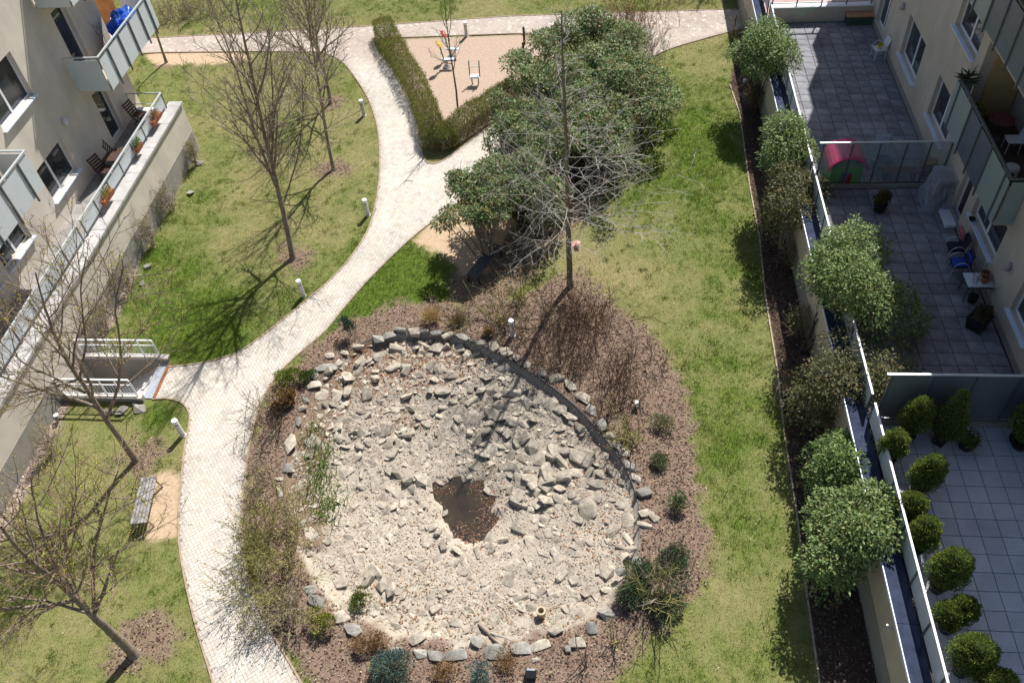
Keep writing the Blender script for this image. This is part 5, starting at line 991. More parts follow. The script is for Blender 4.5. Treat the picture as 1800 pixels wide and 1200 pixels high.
# playground
def spring_rider(px, lab, disc, seed):
    B_ = P(*px); t = thing('spring_rider', lab, 'spring rider', B_, 'playground spring toys')
    MB().lathe(B_, [(.2, -.02), (.2, .015), (.06, .02)], 16).build('base_plate', M_steel, t)
    an = np.linspace(0, 8*np.pi, 70); MB().tube(np.stack([B_[0]+.09*np.cos(an), B_[1]+.09*np.sin(an), .03+an/an[-1]*.36], 1), .014, 6).build('spring', mat('spring_dark', (.05, .06, .07), .5), t)
    MB().obox(B_+[.12, 0, .43], (.32, 0, 0), (0, .1, 0), (0, 0, .025)).build('seat', mat('seat_bluewhite', (.62, .72, .80), .5), t, bevel=.012)
    MB().obox(B_+[-.14, 0, .78], (.02, 0, 0), (0, .055, 0), (-.06, 0, .36)).build('stalk', mat('stalk_green', (.05, .16, .11), .6), t)
    MB().bar(B_+[-.16, -.22, .85], B_+[-.16, .22, .85], .03, .03).build('handle', M_steel, t)
    D = B_+[-.22, 0, 1.25]; an = np.linspace(0, 2*np.pi, 25)[:-1]; prof = .2+.025*np.cos(an*8); u = unit([.75, .0, .65]); vv_ = np.cross((0, 1, 0), u); V = []
    for e in (-.02, .02): V += [D+u*e+np.array([0, 1, 0])*r_*math.cos(a_)+vv_*r_*math.sin(a_) for r_, a_ in zip(prof, an)]
    n = 24; MB().add(V, [tuple(range(n-1, -1, -1)), tuple(range(n, 2*n))]+[(i, (i+1) % n, n+(i+1) % n, n+i) for i in range(n)]).build('flower_head', disc, t)
    MB().obox(D+u*.03+[0, .0, 0], u*.01, (0, .06, 0), vv_*.06).build('flower_centre', mat('flower_centre', (.6, .45, .12), .5), t)
spring_rider((785, 118), 'spring rider with a yellow flower disc and green stalk', mat('disc_yellow', (.50, .34, .05), .5), 1)
spring_rider((793, 100), 'spring rider with a red flower disc behind the yellow one', mat('disc_red', (.35, .03, .035), .5), 2)
B_ = P(836, 148); t = thing('play_seat', 'small white playground seat between two green uprights', 'play seat', B_)
MB().obox(B_+[0, 0, .42], (.24, 0, 0), (0, .17, 0), (0, 0, .03)).build('seat', mat('seat_pale', (.68, .78, .80), .5), t, bevel=.01)
for s_ in (-1, 1):
    MB().bar(B_+[s_*.24, .05, .35], B_+[s_*.25, .22, 1.15], .05, .06).build('upright', mat('upright_green', (.24, .32, .22), .6), t); MB().bar(B_+[s_*.15, 0, -.02], B_+[s_*.17, 0, .39], .05, .05).build('leg', M_steel, t)
MB().bar(B_+[-.25, .17, .85], B_+[.25, .17, .85], .03, .03).build('crossbar', M_rail, t)
for px, h, lab in (((922, 78), .95, 'dark wooden post standing beside the far brick path'), ((921, 104), .9, 'dark wooden post inside the playground sand by the shrubs')):
    B_ = P(*px); t = thing('wooden_post', lab, 'post', B_, 'dark playground posts'); MB().lathe(B_, [(.06, -.05), (.06, h-.04), (.045, h)], 10).build('shaft', M_twigD, t)
B_ = P(1288, 72); t = thing('wooden_post', 'thin leaning dark stake at the lawn corner near the wall', 'post', B_); MB().tube([B_+[0, 0, -.05], B_+[.03, .05, 1.35]], [.03, .025], 8).build('shaft', M_twigD, t)
B_ = PX(1569, 1104, 7.02); t = thing('wall_pipe', 'small grey T shaped pipe on the bare terrace wall', 'pipe', (7.03, B_[1], B_[2])); MB().bar((7.05, B_[1], B_[2]), (6.86, B_[1], B_[2]), .035, .035).build('stub', M_rail, t); MB().tube([(6.85, B_[1], B_[2]+.2), (6.85, B_[1], B_[2]-.2)], .022, 8).build('crosspipe', M_rail, t)
# pond extras
B_ = P(952, 1082, -.3); B_[2] = float(gz(B_[0], B_[1])); t = thing('clay_pipe', 'short upright clay pipe standing in the pond gravel', 'pipe', B_)
n = 18; MB().lathe(B_, [(.115, -.05), (.115, .28), (.135, .285), (.135, .36), (.085, .36), (.085, .06)], n).build('shaft', mat('clay_pipe', (.50, .41, .29), .8, .15, 8), t)
rg = np.random.RandomState(9); a, b = P(843, 1098, -.25), P(885, 1132, .05); t = thing('fallen_branch', 'rotten dark branch lying across the lower pond edge', 'branch', (a+b)/2)
MB().tube(walk(a, b-a, np.linalg.norm(b-a), 6, 0, .06, rg)+[0, 0, .08], np.linspace(.075, .04, 7), 8).build('trunk', M_twigB, t); MB().tube(walk((a+b)/2+[0, 0, .1], b-a+np.array([.3, -.1, .1]), .7, 4, 0, .1, rg), np.linspace(.035, .015, 5), 6).build('side_branch', M_twigP, t)
B_ = P(934, 1188); t = thing('garden_spotlight', 'black garden floodlight with shiny glass in the lower bed', 'spotlight', B_)
MB().obox(B_+[0, 0, .17], (.14, 0, 0), (0, .1, .04), (0, -.05, .1)).build('housing', M_black, t, bevel=.015); MB().obox(B_+[0, .005, .278], (.11, 0, 0), (0, .08, .032), (0, -.003, .006)).build('glass', mat('spot_glass', (.55, .6, .66), .08, .1, 4, spec=.8), t); MB().bar(B_+[0, 0, -.05], B_+[0, 0, .1], .05, .05).build('spike', M_black, t)
for px, lab in (((1118, 716), 'small white spotlight pair beside the pruned dark shrub'), ((1308, 150), 'small white spotlight at the foot of the far wall'), ((228, 492), 'small white spotlight at the foot of the left wall'), ((105, 738), 'small white spotlight at the wall foot below the stair'), ((334, 277), 'small pale green spotlight among stones at the wall corner')):
    B_ = P(*px); t = thing('path_spotlight', lab, 'spotlight', B_, 'small garden spotlights'); MB().bar(B_+[0, 0, -.04], B_+[0, 0, .14], .04, .04).build('spike', M_black, t); MB().lathe(B_+[0, 0, .14], [(.06, 0), (.09, .05), (.09, .16), (.03, .18)], 12).build('head', M_bolw, t); MB().bar(B_+[.05, -.08, .2], B_+[.05, -.16, .2], .09, .09).build('shade', M_black, t)
# boulders at the gravel strip corner
for k, (px, s_) in enumerate([((340, 285), .5), ((352, 288), .42), ((335, 340), .45), ((262, 470), .4), ((250, 500), .35), ((240, 720), .7), ((215, 722), .5), ((190, 724), .45)]):
    B_ = P(*px); o = bpy.data.objects.new('boulder', ROCKR[k % len(ROCKR)]); COL.objects.link(o); o.parent = GROUND['gravel_strip']; o.location = (B_[0], B_[1], .05); o.scale = (s_, s_*.7, s_*.6); o.rotation_euler = (.1, .1, k*1.3)
# ---------------------------------------------------------------- lower terrace: potted thujas
THU = [(.15, .21, .04), (.21, .28, .06), (.28, .34, .09), (.10, .15, .03)]
M_pot = mat('pot_black', (.025, .025, .028), .5, .2, 6); M_terra = mat('terracotta', (.36, .13, .06), .8, .2, 8)
thu = [((1590, 770), .34, 1.25, 'ball thuja at the corner of glass railing and tinted screen'), ((1650, 775), .36, 1.5, 'tallest conical thuja in a square black pot before the screen'), ((1790, 785), .42, 1.2, 'bushy thuja in a wide black tub by the screen'), ((1572, 815), .3, .95, 'ball thuja pressed to the railing, second from the screen corner'), ((1622, 868), .33, 1.05, 'ball thuja standing away from the railing'), ((1598, 915), .3, .8, 'ball thuja third in the row along the railing'), ((1622, 970), .31, .8, 'ball thuja fourth in the row along the railing'), ((1662, 1035), .38, .95, 'plump ball thuja fifth in the row along the railing'), ((1680, 1110), .36, .9, 'uneven two headed thuja sixth in the row'), ((1705, 1182), .38, .95, 'ball thuja seventh in the row along the railing'), ((1745, 1240), .36, .9, 'last ball thuja of the railing row')]
for k, (px, r, h, lab) in enumerate(thu):
    r, h = r*(1.12+.16*((k*3) % 4)/4), h*(1.2+.3*((k*7) % 5)/5)
    rg = np.random.RandomState(400+k); B_ = P(*px, FLOOR); B_[0] -= .22 if k > 2 else 0; B_[1] += rg.normal(0, .05); t = thing('potted_thuja', lab, 'potted thuja', B_, 'thujas on the lower terrace'); ph = .3
    if k == 1: MB().lathe(B_, [(.2, 0), (.25, .34), (.22, .34), (.21, .28)], 4).build('pot', M_pot, t)
    else: MB().lathe(B_, [(.16, 0), (.22 if k != 2 else .34, ph), (.19, ph), (.18, ph-.05)], 16).build('pot', M_pot, t)
    if k == 1: lumps = [(B_[0], B_[1], FLOOR+.3+h*(.2+.6*i/4), r*(1.05-.17*i), r*(1.05-.17*i), h*.2) for i in range(5)]
    elif k == 8: lumps = [(B_[0]-.12, B_[1]+.02, FLOOR+ph+.35, r*.8, r*.8, h*.38), (B_[0]+.2, B_[1]+.12, FLOOR+ph+.45, r*.75, r*.75, h*.4)]
    else: lumps = [(B_[0], B_[1], FLOOR+ph+h*.42, r, r, h*.5), (B_[0]+rg.normal(0, .07), B_[1]+rg.normal(0, .07), FLOOR+ph+h*.62, r*.8, r*.8, h*.42)]
    p_, d = lump_points(lumps, 9000, rg, .88); m_ = len(p_); ax = d*.7+rg.normal(0, .35, (m_, 3)); ax[:, 2] += .5; L_ = rg.uniform(.03, .065, m_); V, Fc = leaf_mesh(p_, ax, np.cross(ax, rg.normal(size=(m_, 3))), L_, L_*.5)
    cl = np.array(THU)[rg.randint(4, size=m_)]*(1+rg.normal(0, .18, (m_, 1))); tag(place('foliage', V, Fc, M_needle, t, col=np.repeat(np.clip(cl, .005, .9), 4, 0)), kind='stuff')
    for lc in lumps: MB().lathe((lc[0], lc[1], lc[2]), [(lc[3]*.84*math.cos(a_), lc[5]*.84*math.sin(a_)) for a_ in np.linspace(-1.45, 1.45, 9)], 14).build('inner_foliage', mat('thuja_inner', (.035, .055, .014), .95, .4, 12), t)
    MB().tube([B_+[0, 0, .2], B_+[0, 0, ph+.3]], [.025, .02], 6).build('trunk', M_twigD, t)
def potted(px, z_, lab, pr, ph, r, h, pal, n, mp, seed, L=(.05, .1), cat='potted plant', square=False):
    rg = np.random.RandomState(seed); B_ = P(*px, z_); t = thing('potted_plant', lab, cat, B_); MB().lathe(B_, [(pr*.75, 0), (pr, ph), (pr*.85, ph), (pr*.8, ph*.8)], 4 if square else 16).build('pot', mp, t)
    MB().lathe(B_, [(pr*.7, ph*.75), (pr*.78, ph*.85)], 4 if square else 14).build('soil', M_twigD, t)
    lumps = [(B_[0]+rg.normal(0, r*.25), B_[1]+rg.normal(0, r*.25), z_+ph+h*rg.uniform(.25, .6), r*.7, r*.7, h*.4) for _ in range(4)]; leafy(t, lumps, n, L, (.4, .55), pal, rg, m=M_needle, shell=.4, minz=z_+ph*.6); return t
potted((1697, 785), FLOOR, 'round black pot with trailing green plant by the screen', .24, .3, .3, .3, GRN, 500, M_pot, 420)
potted((1545, 370), FLOOR, 'dark potted bush trimmed round below the glass partition', .24, .35, .3, .5, [(.09, .06, .02), (.13, .08, .025)], 1800, M_pot, 421)
potted((1715, 575), FLOOR, 'large dark square planter with a dried brown shrub', .42, .5, .3, .4, [(.10, .07, .03), (.06, .06, .03)], 900, M_pot, 422, square=True)
B_ = P(1745, 530, FLOOR); rg = np.random.RandomState(77); t = thing('potted_sapling', 'leafless potted sapling leaning against the cream wall', 'potted plant', (11.7, B_[1], FLOOR)); MB().lathe((11.7, B_[1], FLOOR), [(.12, 0), (.16, .25), (.13, .25)], 14).build('pot', M_pot, t)
stems(t, (11.7, B_[1], FLOOR+.2), [(11.7+rg.uniform(-.35, .3), B_[1]+rg.normal(0, .45), FLOOR+rg.uniform(.9, 1.7)) for _ in range(7)], .009, M_twigD, rg, sub=6, subL=.4, sides=4)
# ---- garden table with pots, two chairs
B_ = P(1722, 492, FLOOR+.7); tx, ty = B_[0], B_[1]; t = thing('garden_table', 'small white topped table with dark green edge against the wall', 'table', (tx, ty, FLOOR))
MB().box(tx-.42, tx+.42, ty-.32, ty+.32, FLOOR+.68, FLOOR+.705).build('tabletop', mat('table_white', (.62, .64, .68), .5, .06, 5), t); MB().box(tx-.44, tx+.44, ty-.34, ty+.34, FLOOR+.64, FLOOR+.679).build('table_edge', mat('table_green', (.02, .09, .08), .5), t)
for sx in (-1, 1):
    for sy in (-1, 1): MB().bar((tx+sx*.37, ty+sy*.27, FLOOR), (tx+sx*.37, ty+sy*.27, FLOOR+.639), .035, .035).build('leg', M_steel, t)
for k, (dx, dy) in enumerate(((.1, -.1), (.16, .12))):
    t = thing('flower_pot', ('terracotta pot at the front of the small white table', 'terracotta pot at the back of the small white table')[k], 'flower pot', (tx+dx, ty+dy, FLOOR+.706), 'terracotta pots on the table')
    MB().lathe((tx+dx, ty+dy, FLOOR+.706), [(.09, 0), (.125, .18), (.14, .18), (.14, .22), (.115, .22), (.11, .15)], 16).build('pot', M_terra, t); MB().lathe((tx+dx, ty+dy, FLOOR+.706), [(.1, .14), (.108, .17)], 14).build('soil', M_twigD, t)
def chair(px, lab, cm, seatm, fm, ang, back=.9, arms=True, thr=None, z_=FLOOR, sc=1.0):
    B_ = P(*px, z_); t = thing('garden_chair', lab, 'chair', B_); c_, s_ = math.cos(ang), math.sin(ang); X = np.array([c_, s_, 0])*sc; Yv = np.array([-s_, c_, 0])*sc; Z = np.array([0, 0, 1.])*sc
    for i in (-1, 1):
        for j in (-1, 1): MB().bar(B_+X*i*.23+Yv*j*.22, B_+X*i*.2+Yv*j*.2+Z*.42, .03, .03).build('leg', fm, t)
    MB().obox(B_+Z*.44, X*.24, Yv*.23, Z*.02).build('seat', seatm, t, bevel=.008); MB().obox(B_-X*.25+Z*.68, X*.02-Z*.004, Yv*.22, Z*.24-X*.07).build('backrest', seatm, t, bevel=.008)
    if arms:
        for j in (-1, 1):
            an = np.linspace(0, math.pi, 9); MB().tube(np.array([B_+Yv*j*.26+X*(.24*math.cos(a_))+Z*(.42+.26*math.sin(a_)) for a_ in an]), .014, 6).build('armrest', fm, t)
    if cm: MB().obox(B_+Z*.49, X*.22, Yv*.22, Z*.035).build('cushion', cm, t, bevel=.025)
    return B_, t
M_navy = mat('fabric_navy', (.02, .022, .035), .8); M_blue = mat('fabric_blue', (.02, .06, .34), .8, .2, 8); M_red = mat('fabric_red', (.45, .13, .13), .8, .15, 8)
chair((1672, 452), 'dark garden chair with curved pale arms and red cushion by the wall', M_navy, M_navy, M_rail, math.pi, thr=M_red)
Bc, t2 = chair((1678, 480), 'dark garden chair draped with a bright blue cloth by the table', M_blue, M_navy, M_rail, math.pi)
MB().obox(Bc+[.27, 0, .62], (.03, 0, .0), (0, .24, 0), (-.04, 0, .22)).build('blue_cloth', M_blue, t2, bevel=.02)
B_ = P(1700, 425, FLOOR+.4); t = thing('red_cushion', 'faded red cushion propped against the wall by the chairs', 'cushion', (11.85, B_[1], FLOOR+.45)); MB().obox((11.85, B_[1], FLOOR+.7), (.05, 0, .02), (0, .24, 0), (-.08, 0, .25)).build('cover', M_red, t, bevel=.04)
B_ = P(1668, 388, FLOOR); t = thing('blue_clogs', 'pair of bright blue garden clogs by the doorstep', 'shoes', B_)
for dx in (0, .16): MB().obox(B_+[dx, 0, .05], (.05, 0, 0), (0, .14, 0), (0, .02, .045)).build('clog', M_blue, t, bevel=.025)
t = thing('door_step', 'white doorstep slab below the terrace door', 'step', (11.98, 23.95, FLOOR)); MB().box(11.78, 12.13, 23.5, 24.4, FLOOR+.001, FLOOR+.14).build('slab', M_white, t, bevel=.01)
B_ = PX(1712, 372, 12.02); t = thing('window_box', 'black bowl standing on the white sill of the lower window', 'bowl', (12.06, 22.6, 3.27)); MB().lathe((12.06, 22.6, 3.27), [(.06, 0), (.11, .1), (.1, .1), (.06, .03)], 14).build('bowl', M_black, t)
# plastic covered furniture: crumpled translucent sheet over a stack
B_ = P(1645, 355, FLOOR); rg = np.random.RandomState(31); t = thing('covered_furniture', 'furniture stack wrapped in crumpled clear plastic sheet', 'covered furniture', B_)
nU, nV = 28, 12; V = []
for j in range(nV+1):
    f = j/nV; zz = 1.25*(1-f) if j else 1.25; sc = .42+.16*f
    for i in range(nU):
        a_ = 2*math.pi*i/nU; q = max(abs(math.cos(a_)), abs(math.sin(a_))); r_ = sc/q*(1+.16*(vnoise(i*.9+j*.13, j*.5, 1.0, 5)-.5)*2); V.append(B_+np.array([r_*math.cos(a_)*.95, r_*math.sin(a_)*1.0, zz+.05*(vnoise(i*.7, j*.7, 1, 6)-.5)]))
Fs = [(j*nU+i, j*nU+(i+1) % nU, (j+1)*nU+(i+1) % nU, (j+1)*nU+i) for j in range(nV) for i in range(nU)]+[tuple(range(nU))]
MB().add(V, Fs).build('plastic_sheet', glassmat('plastic_film', (.55, .60, .68), .45, .22), t)
MB().box(B_[0]-.32, B_[0]+.32, B_[1]-.32, B_[1]+.32, FLOOR, FLOOR+.45).build('stack', mat('wood_brown', (.16, .08, .045), .7, .2, 6), t); MB().obox(B_+[.05, 0, .8], (.25, 0, 0), (0, .3, 0), (0, 0, .3)).build('stack_top', mat('wood_brown', (.16, .08, .045)), t)
# playhouse
B_ = P(1478, 315, FLOOR); x_, y_ = B_[0], B_[1]+.05; t = thing('playhouse', 'plastic playhouse with pink roof and lime green walls', 'playhouse', (x_, y_, FLOOR)); M_lime = mat('plastic_lime', (.13, .38, .03), .45, .05, 4); M_pink = mat('plastic_pink', (.58, .06, .16), .45, .05, 4)
w_, d_, hh_ = .55, .5, .85
for nm, bx in (('wall', (x_-w_, x_-w_+.05, y_-d_, y_+d_)), ('wall', (x_+w_-.05, x_+w_, y_-d_, y_+d_)), ('wall', (x_-w_+.05, x_+w_-.05, y_+d_-.05, y_+d_)), ('wall', (x_-w_+.05, x_-.2, y_-d_, y_-d_+.05)), ('wall', (x_+.2, x_+w_-.05, y_-d_, y_-d_+.05))): MB().box(*bx, FLOOR, FLOOR+hh_).build(nm, M_lime, t)
MB().box(x_-.2, x_+.2, y_-d_, y_-d_+.05, FLOOR+.62, FLOOR+hh_).build('lintel', M_lime, t); MB().box(x_+.06, x_+.2, y_-d_-.03, y_-d_-.002, FLOOR+.05, FLOOR+.55).build('door', mat('plastic_red', (.35, .03, .03), .45), t)
for sg in (-1, 1):
    an = np.linspace(0, 1, 7); m_ = MB(); V = []; w_r = w_+.14
    for u_ in an:
        xx = x_+sg*w_r*math.sin(u_*1.5); zz = FLOOR+hh_-.12+.62*math.cos(u_*1.5); V += [(xx, y_-d_-.12, zz), (xx, y_+d_+.12, zz), (xx, y_-d_-.12, zz-.05), (xx, y_+d_+.12, zz-.05)]
    Fs = []
    for i in range(6): a_ = i*4; Fs += [(a_, a_+1, a_+5, a_+4), (a_+2, a_+6, a_+7, a_+3), (a_, a_+4, a_+6, a_+2), (a_+1, a_+3, a_+7, a_+5)]
    m_.add(V, Fs+[(24, 25, 27, 26)]).build('roof', M_pink, t)
for yy in (y_-d_+.02, y_+d_-.02): MB().add([(x_-w_, yy, FLOOR+hh_), (x_+w_, yy, FLOOR+hh_), (x_, yy, FLOOR+hh_+.36), (x_-w_, yy+.03, FLOOR+hh_), (x_+w_, yy+.03, FLOOR+hh_), (x_, yy+.03, FLOOR+hh_+.36)], [(0, 1, 2), (5, 4, 3), (0, 3, 4, 1), (1, 4, 5, 2), (2, 5, 3, 0)]).build('gable', M_lime, t)
# upper terrace: white chair with yellow bucket, folding lounger, drying rack, bench box
chair((1542, 102), 'white plastic garden chair on the far shaded terrace', None, mat('plastic_white', (.66, .66, .66), .5), mat('plastic_white', (.66, .66, .66)), math.pi*1.05)
Bc = P(1544, 75, FLOOR+.48); t = thing('yellow_bucket', 'small yellow bucket resting on the white plastic chair', 'bucket', Bc); MB().lathe(P(1542, 102, FLOOR)+[0, 0, .462], [(.09, 0), (.13, .18), (.12, .18), (.085, .03)], 14).build('bucket', mat('plastic_yellow', (.55, .42, .03), .5), t)
t.location = tuple(P(1542, 102, FLOOR)+[0, 0, .462]); 
for c_ in t.children: c_.location = (0, 0, 0); c_.data.transform(Matrix.Translation(Vector(Bc)-Vector(t.location)))
B_ = P(1548, 290, FLOOR); t = thing('folding_lounger', 'pale folding lounger behind the glass partition', 'lounger', B_); M_sl = mat('sling_pale', (.52, .58, .66), .7)
MB().obox(B_+[-.1, .2, .75], (.26, 0, 0), (0, .1, .38), (0, -.015, .004)).build('backrest', M_sl, t); MB().obox(B_+[0, -.15, .38], (.26, 0, 0), (0, .28, -.04), (0, 0, .012)).build('seat', mat('sling_navy', (.06, .09, .16), .7), t)
for sx in (-.27, .27): MB().bar(B_+[sx, -.4, 0], B_+[sx, .25, .65], .025, .025).build('leg', M_rail, t); MB().bar(B_+[sx, .4, 0], B_+[sx, -.35, .45], .025, .025).build('leg', M_rail, t)
B_ = P(1580, 320, FLOOR); t = thing('storage_bench', 'dark low wooden bench behind the glass partition', 'bench', B_)
for k in range(3): MB().box(B_[0]-.6, B_[0]+.6, B_[1]+k*.13, B_[1]+k*.13+.11, FLOOR+.38, FLOOR+.42).build('plank', mat('wood_brown', (.16, .08, .045)), t)
for sx in (-.5, .5): MB().box(B_[0]+sx-.04, B_[0]+sx+.04, B_[1]+.02, B_[1]+.35, FLOOR, FLOOR+.379).build('leg', M_steel, t)
B_ = P(1628, 305, FLOOR); t = thing('wooden_crate', 'brown wooden crate in the corner by the glass partition', 'crate', B_)
for k in range(4): MB().box(B_[0]-.25, B_[0]+.25, B_[1]-.2, B_[1]+.2, FLOOR+k*.14, FLOOR+k*.14+.12).build('board', mat('wood_crate', (.30, .14, .06), .7, .2, 6), t)
B_ = P(1510, 42, FLOOR); t = thing('storage_box', 'brown bench box with pale lid by the dividing wall', 'box', B_); MB().box(B_[0]-.6, B_[0]+.6, B_[1]-.15, B_[1]+.3, FLOOR, FLOOR+.4).build('body', mat('box_green', (.06, .09, .07), .7), t); MB().box(B_[0]-.64, B_[0]+.64, B_[1]-.19, B_[1]+.34, FLOOR+.401, FLOOR+.44).build('lid', mat('box_lid', (.45, .22, .12), .7, .2, 6), t)
a, b = P(1388, 40, FLOOR+.3), PY(1432, 12, 38.1)
for k in range(2):
    t = thing('washing_line', ('green washing line nearer the bush end of the dividing wall', 'green washing line nearer the brown storage box')[k], 'rope', a+[k*.45, 0, 0], 'green washing lines'); q0, q1 = a+np.array([k*.55-.1, .3, .2]), b+np.array([k*.3, -.03, .1]); MB().tube([q0+(q1-q0)*f-np.array([0, 0, .12*math.sin(f*math.pi)]) for f in np.linspace(0, 1, 9)], .009, 5).build('rope', mat('rope_green', (.03, .30, .20), .6), t)
# ---------------------------------------------------------------- right balcony things
zb = 5.07
t = thing('balcony_stool', 'white round stool on the dark balcony floor', 'stool', (12.6, 22.6, zb)); MB().lathe((12.6, 22.6, zb), [(.2, 0), (.24, .06), (.24, .3), (.2, .36), (.03, .37)], 18).build('seat', mat('plastic_white', (.66, .66, .66)), t); MB().obox((12.55, 22.42, zb+.2), (.06, 0, 0), (0, .07, 0), (0, 0, .06)).build('slot', M_black, t)
B_ = (12.75, 24.6, zb); t = thing('balcony_table', 'round red topped table with things on it in the loggia', 'table', B_); MB().lathe(B_, [(.38, .68), (.4, .69), (.4, .72), (.05, .725)], 20).build('tabletop', mat('cloth_red', (.16, .05, .05), .8), t); MB().lathe(B_, [(.2, 0), (.03, .04), (.03, .679)], 12).build('leg', M_steel, t)
B_ = (13.0, 23.9, zb); t = thing('balcony_chair', 'pale garden chair beside the loggia table', 'chair', B_)
for sx in (-.2, .2):
    for sy in (-.2, .2): MB().bar((B_[0]+sx, B_[1]+sy, zb), (B_[0]+sx*.9, B_[1]+sy*.9, zb+.42), .03, .03).build('leg', M_white, t)
MB().box(B_[0]-.23, B_[0]+.23, B_[1]-.23, B_[1]+.23, zb+.421, zb+.45).build('seat', M_white, t); MB().obox((B_[0]+.26, B_[1], zb+.7), (.02, 0, .004), (0, .22, 0), (.05, 0, .25)).build('backrest', M_white, t)
rg = np.random.RandomState(61); t = thing('balcony_plant', 'tall leafy plant at the far corner of the loggia rail', 'plant', (11.75, 25.75, zb)); MB().lathe((11.8, 25.75, zb), [(.12, 0), (.15, .3), (.12, .3)], 12).build('pot', M_pot, t)
p_ = np.array([(11.75, 25.8, 6.55)]*46)+rg.normal(0, .06, (46, 3)); ax = rg.normal(size=(46, 3)); ax[:, 2] = np.abs(ax[:, 2])*.8; V, Fc = leaf_mesh(p_, ax, rg.normal(size=(46, 3))+[0, 0, 1], rg.uniform(.3, .5, 46), .07); tag(place('foliage', V, Fc, M_leaf, t, col=np.repeat(np.tile([.05, .09, .04], (46, 1)), 4, 0)), kind='stuff'); MB().tube([(11.8, 25.75, zb+.25), (11.76, 25.8, 6.55)], [.03, .02], 6).build('stem', M_twigD, t)
rg = np.random.RandomState(62); t = thing('balcony_plant', 'small potted greenery on the loggia floor behind the rail', 'plant', (12.1, 25.0, zb)); MB().lathe((12.1, 25.0, zb), [(.14, 0), (.18, .3), (.15, .3)], 12).build('pot', M_terra, t); leafy(t, [(12.1, 25.0, zb+.7, .25, .3, .4)], 500, (.06, .12), (.3, .5), GRN+GOL, rg, m=M_needle, shell=.3)
# ---------------------------------------------------------------- left terrace and balcony things
for k, (yy, pal, lab) in enumerate([(30.05, [(.28, .14, .06), (.2, .16, .05)], 'terracotta window box with dry flowers on the left railing'), (28.0, GRN, 'terracotta window box with a round green bush on the left railing'), (24.75, [(.3, .22, .06), (.22, .2, .06)], 'terracotta window box with yellowing plants on the left railing')]):
    rg = np.random.RandomState(440+k); z_ = 2.75; t = thing('window_box', lab, 'window box', (-19.12, yy, z_), 'window boxes on the left railing'); L_ = .42 if k != 1 else .24
    MB().add([(-19.25+sx*.0+(.04 if (s_ == 0) else 0)+(0.22-.08*(s_ == 0))*a_, yy-L_+(2*L_)*b_, z_+.22*s_) for s_ in (0, 1) for b_ in (0, 1) for a_ in (0, 1)], [(0, 2, 3, 1), (4, 5, 7, 6), (0, 1, 5, 4), (2, 6, 7, 3), (0, 4, 6, 2), (1, 3, 7, 5)]).build('trough', M_terra, t)
    MB().bar((-19.3, yy, 3.2), (-19.13, yy, z_+.1), .03, .01).build('bracket', M_black, t); leafy(t, [(-19.13, yy-.1, z_+.3, .14, L_*.6, .16), (-19.13, yy+.12, z_+.32, .14, L_*.6, .18)], 600, (.03, .07), (.4, .6), pal, rg, m=M_needle, shell=.3, minz=z_+.2)
def slat_chair(x_, y_, ang, lab):
    c_, s_ = math.cos(ang), math.sin(ang); X = np.array([c_, s_, 0]); Yv = np.array([-s_, c_, 0]); B_ = np.array([x_, y_, FLOOR]); t = thing('slatted_chair', lab, 'chair', B_, 'slatted wooden chairs on the left terrace'); mm = mat('wood_dark', (.075, .042, .03), .7, .25, 8)
    for i in (-1, 1):
        MB().bar(B_+Yv*i*.25+X*.25, B_+Yv*i*.25-X*.2+[0, 0, .45], .04, .03).build('leg', mm, t); MB().bar(B_+Yv*i*.25-X*.25, B_+Yv*i*.25+X*.2+[0, 0, .45], .04, .03).build('leg', mm, t); MB().bar(B_+Yv*i*.25-X*.2+[0, 0, .46], B_+Yv*i*.25-X*.42+[0, 0, 1.0], .04, .03).build('back_post', mm, t)
    for k in range(5): MB().obox(B_-X*.18+X*k*.1+[0, 0, .46], X*.038, Yv*.26, (0, 0, .01)).build('seat_slat', mm, t)
    for k in range(5): MB().obox(B_-X*(.225+.04*k)+[0, 0, .54+k*.105], X*.01, Yv*.24, (0, 0, .04)).build('back_slat', mm, t)
slat_chair(-20.3, 26.9, -.3, 'dark slatted wooden chair on the left terrace by the lower window'); slat_chair(-20.2, 28.1, .4, 'dark slatted wooden chair on the left terrace by the door'); slat_chair(-20.4, 30.9, -.2, 'dark slatted chair at the end of the left terrace')
t = thing('wooden_table', 'dark slatted folding table between the left terrace chairs', 'table', (-20.1, 27.5, FLOOR))
for k in range(6): MB().box(-20.4+k*.105, -20.4+k*.105+.09, 27.1, 27.75, FLOOR+.68, FLOOR+.71).build('slat', mat('wood_dark', (.075, .042, .03)), t)
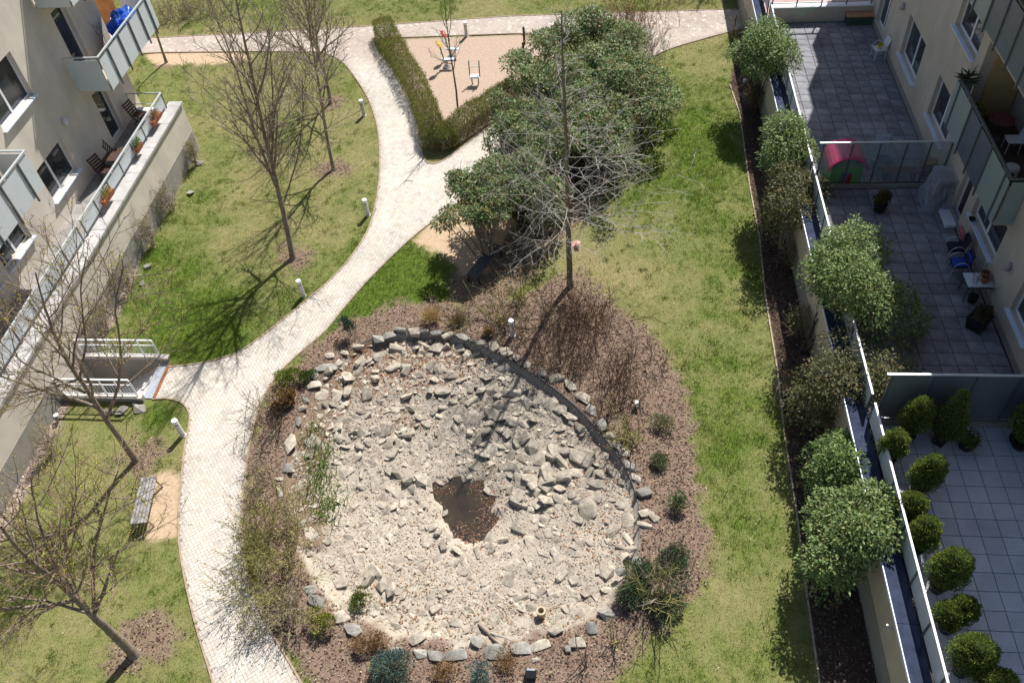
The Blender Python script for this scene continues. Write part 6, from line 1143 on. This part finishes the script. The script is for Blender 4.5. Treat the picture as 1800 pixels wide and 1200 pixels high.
for sx in (-20.35, -19.85):
    for sy in (27.15, 27.7): MB().bar((sx, sy, FLOOR), (sx, sy, FLOOR+.679), .04, .04).build('leg', mat('wood_dark', (.075, .042, .03)), t)
t = thing('bench_seat', 'pale low bench at the far end of the left terrace', 'bench', (-20.1, 31.0, FLOOR)); MB().box(-20.6, -19.6, 31.1, 31.4, FLOOR+.42, FLOOR+.46).build('seat', M_bolw, t)
for sx in (-20.5, -19.7): MB().box(sx-.03, sx+.03, 31.12, 31.38, FLOOR, FLOOR+.419).build('leg', M_steel, t)
# blue tarpaulin bundle on the corner balcony
rg = np.random.RandomState(71); C_ = np.array([-20.3, 32.5, 5.24]); t = thing('blue_tarpaulin', 'shiny blue tarpaulin draped over goods on the corner balcony', 'tarpaulin', C_); V = []; nU, nV = 26, 14
for j in range(nV+1):
    f = j/nV; ph = f*math.pi/2
    for i in range(nU):
        a_ = 2*math.pi*i/nU; rr = math.sin(ph)**.7; dx, dy, dz = .5*rr*math.cos(a_), 1.15*rr*math.sin(a_), 1.15*math.cos(ph)**.8 if ph < 1.57 else 0; w_ = 1+.22*(vnoise(i*.8+.3*j, j*.9, 1, 8)-.5)*2; V.append(C_+np.array([dx*w_, dy*w_, max(0, dz*w_)]))
Fs = [(j*nU+i, (j+1)*nU+i, (j+1)*nU+(i+1) % nU, j*nU+(i+1) % nU) for j in range(nV) for i in range(nU)]; MB().add(V, Fs).build('sheet', mat('tarp_blue', (.03, .11, .48), .3, .15, 4, spec=.6), t)
B_ = (-20.7, 31.3, 5.24); t = thing('dried_plant', 'dry leafless pot plant behind the corner balcony panels', 'potted plant', B_); MB().lathe(B_, [(.12, 0), (.16, .28), (.13, .28)], 12).build('pot', M_terra, t); stems(t, np.array(B_)+[0, 0, .2], [np.array(B_)+[rg.normal(0, .15), rg.normal(0, .25), rg.uniform(1.1, 1.8)] for _ in range(6)], .007, M_twigD, rg, sub=3, subL=.3, sides=3)
print('props ok')
# joined stems: far past singling out in the picture
for o in bpy.data.objects:
    if o.type == 'MESH' and o.parent and o.name.split('.')[0] in ('stems', 'limbs'): o['kind'] = 'stuff'
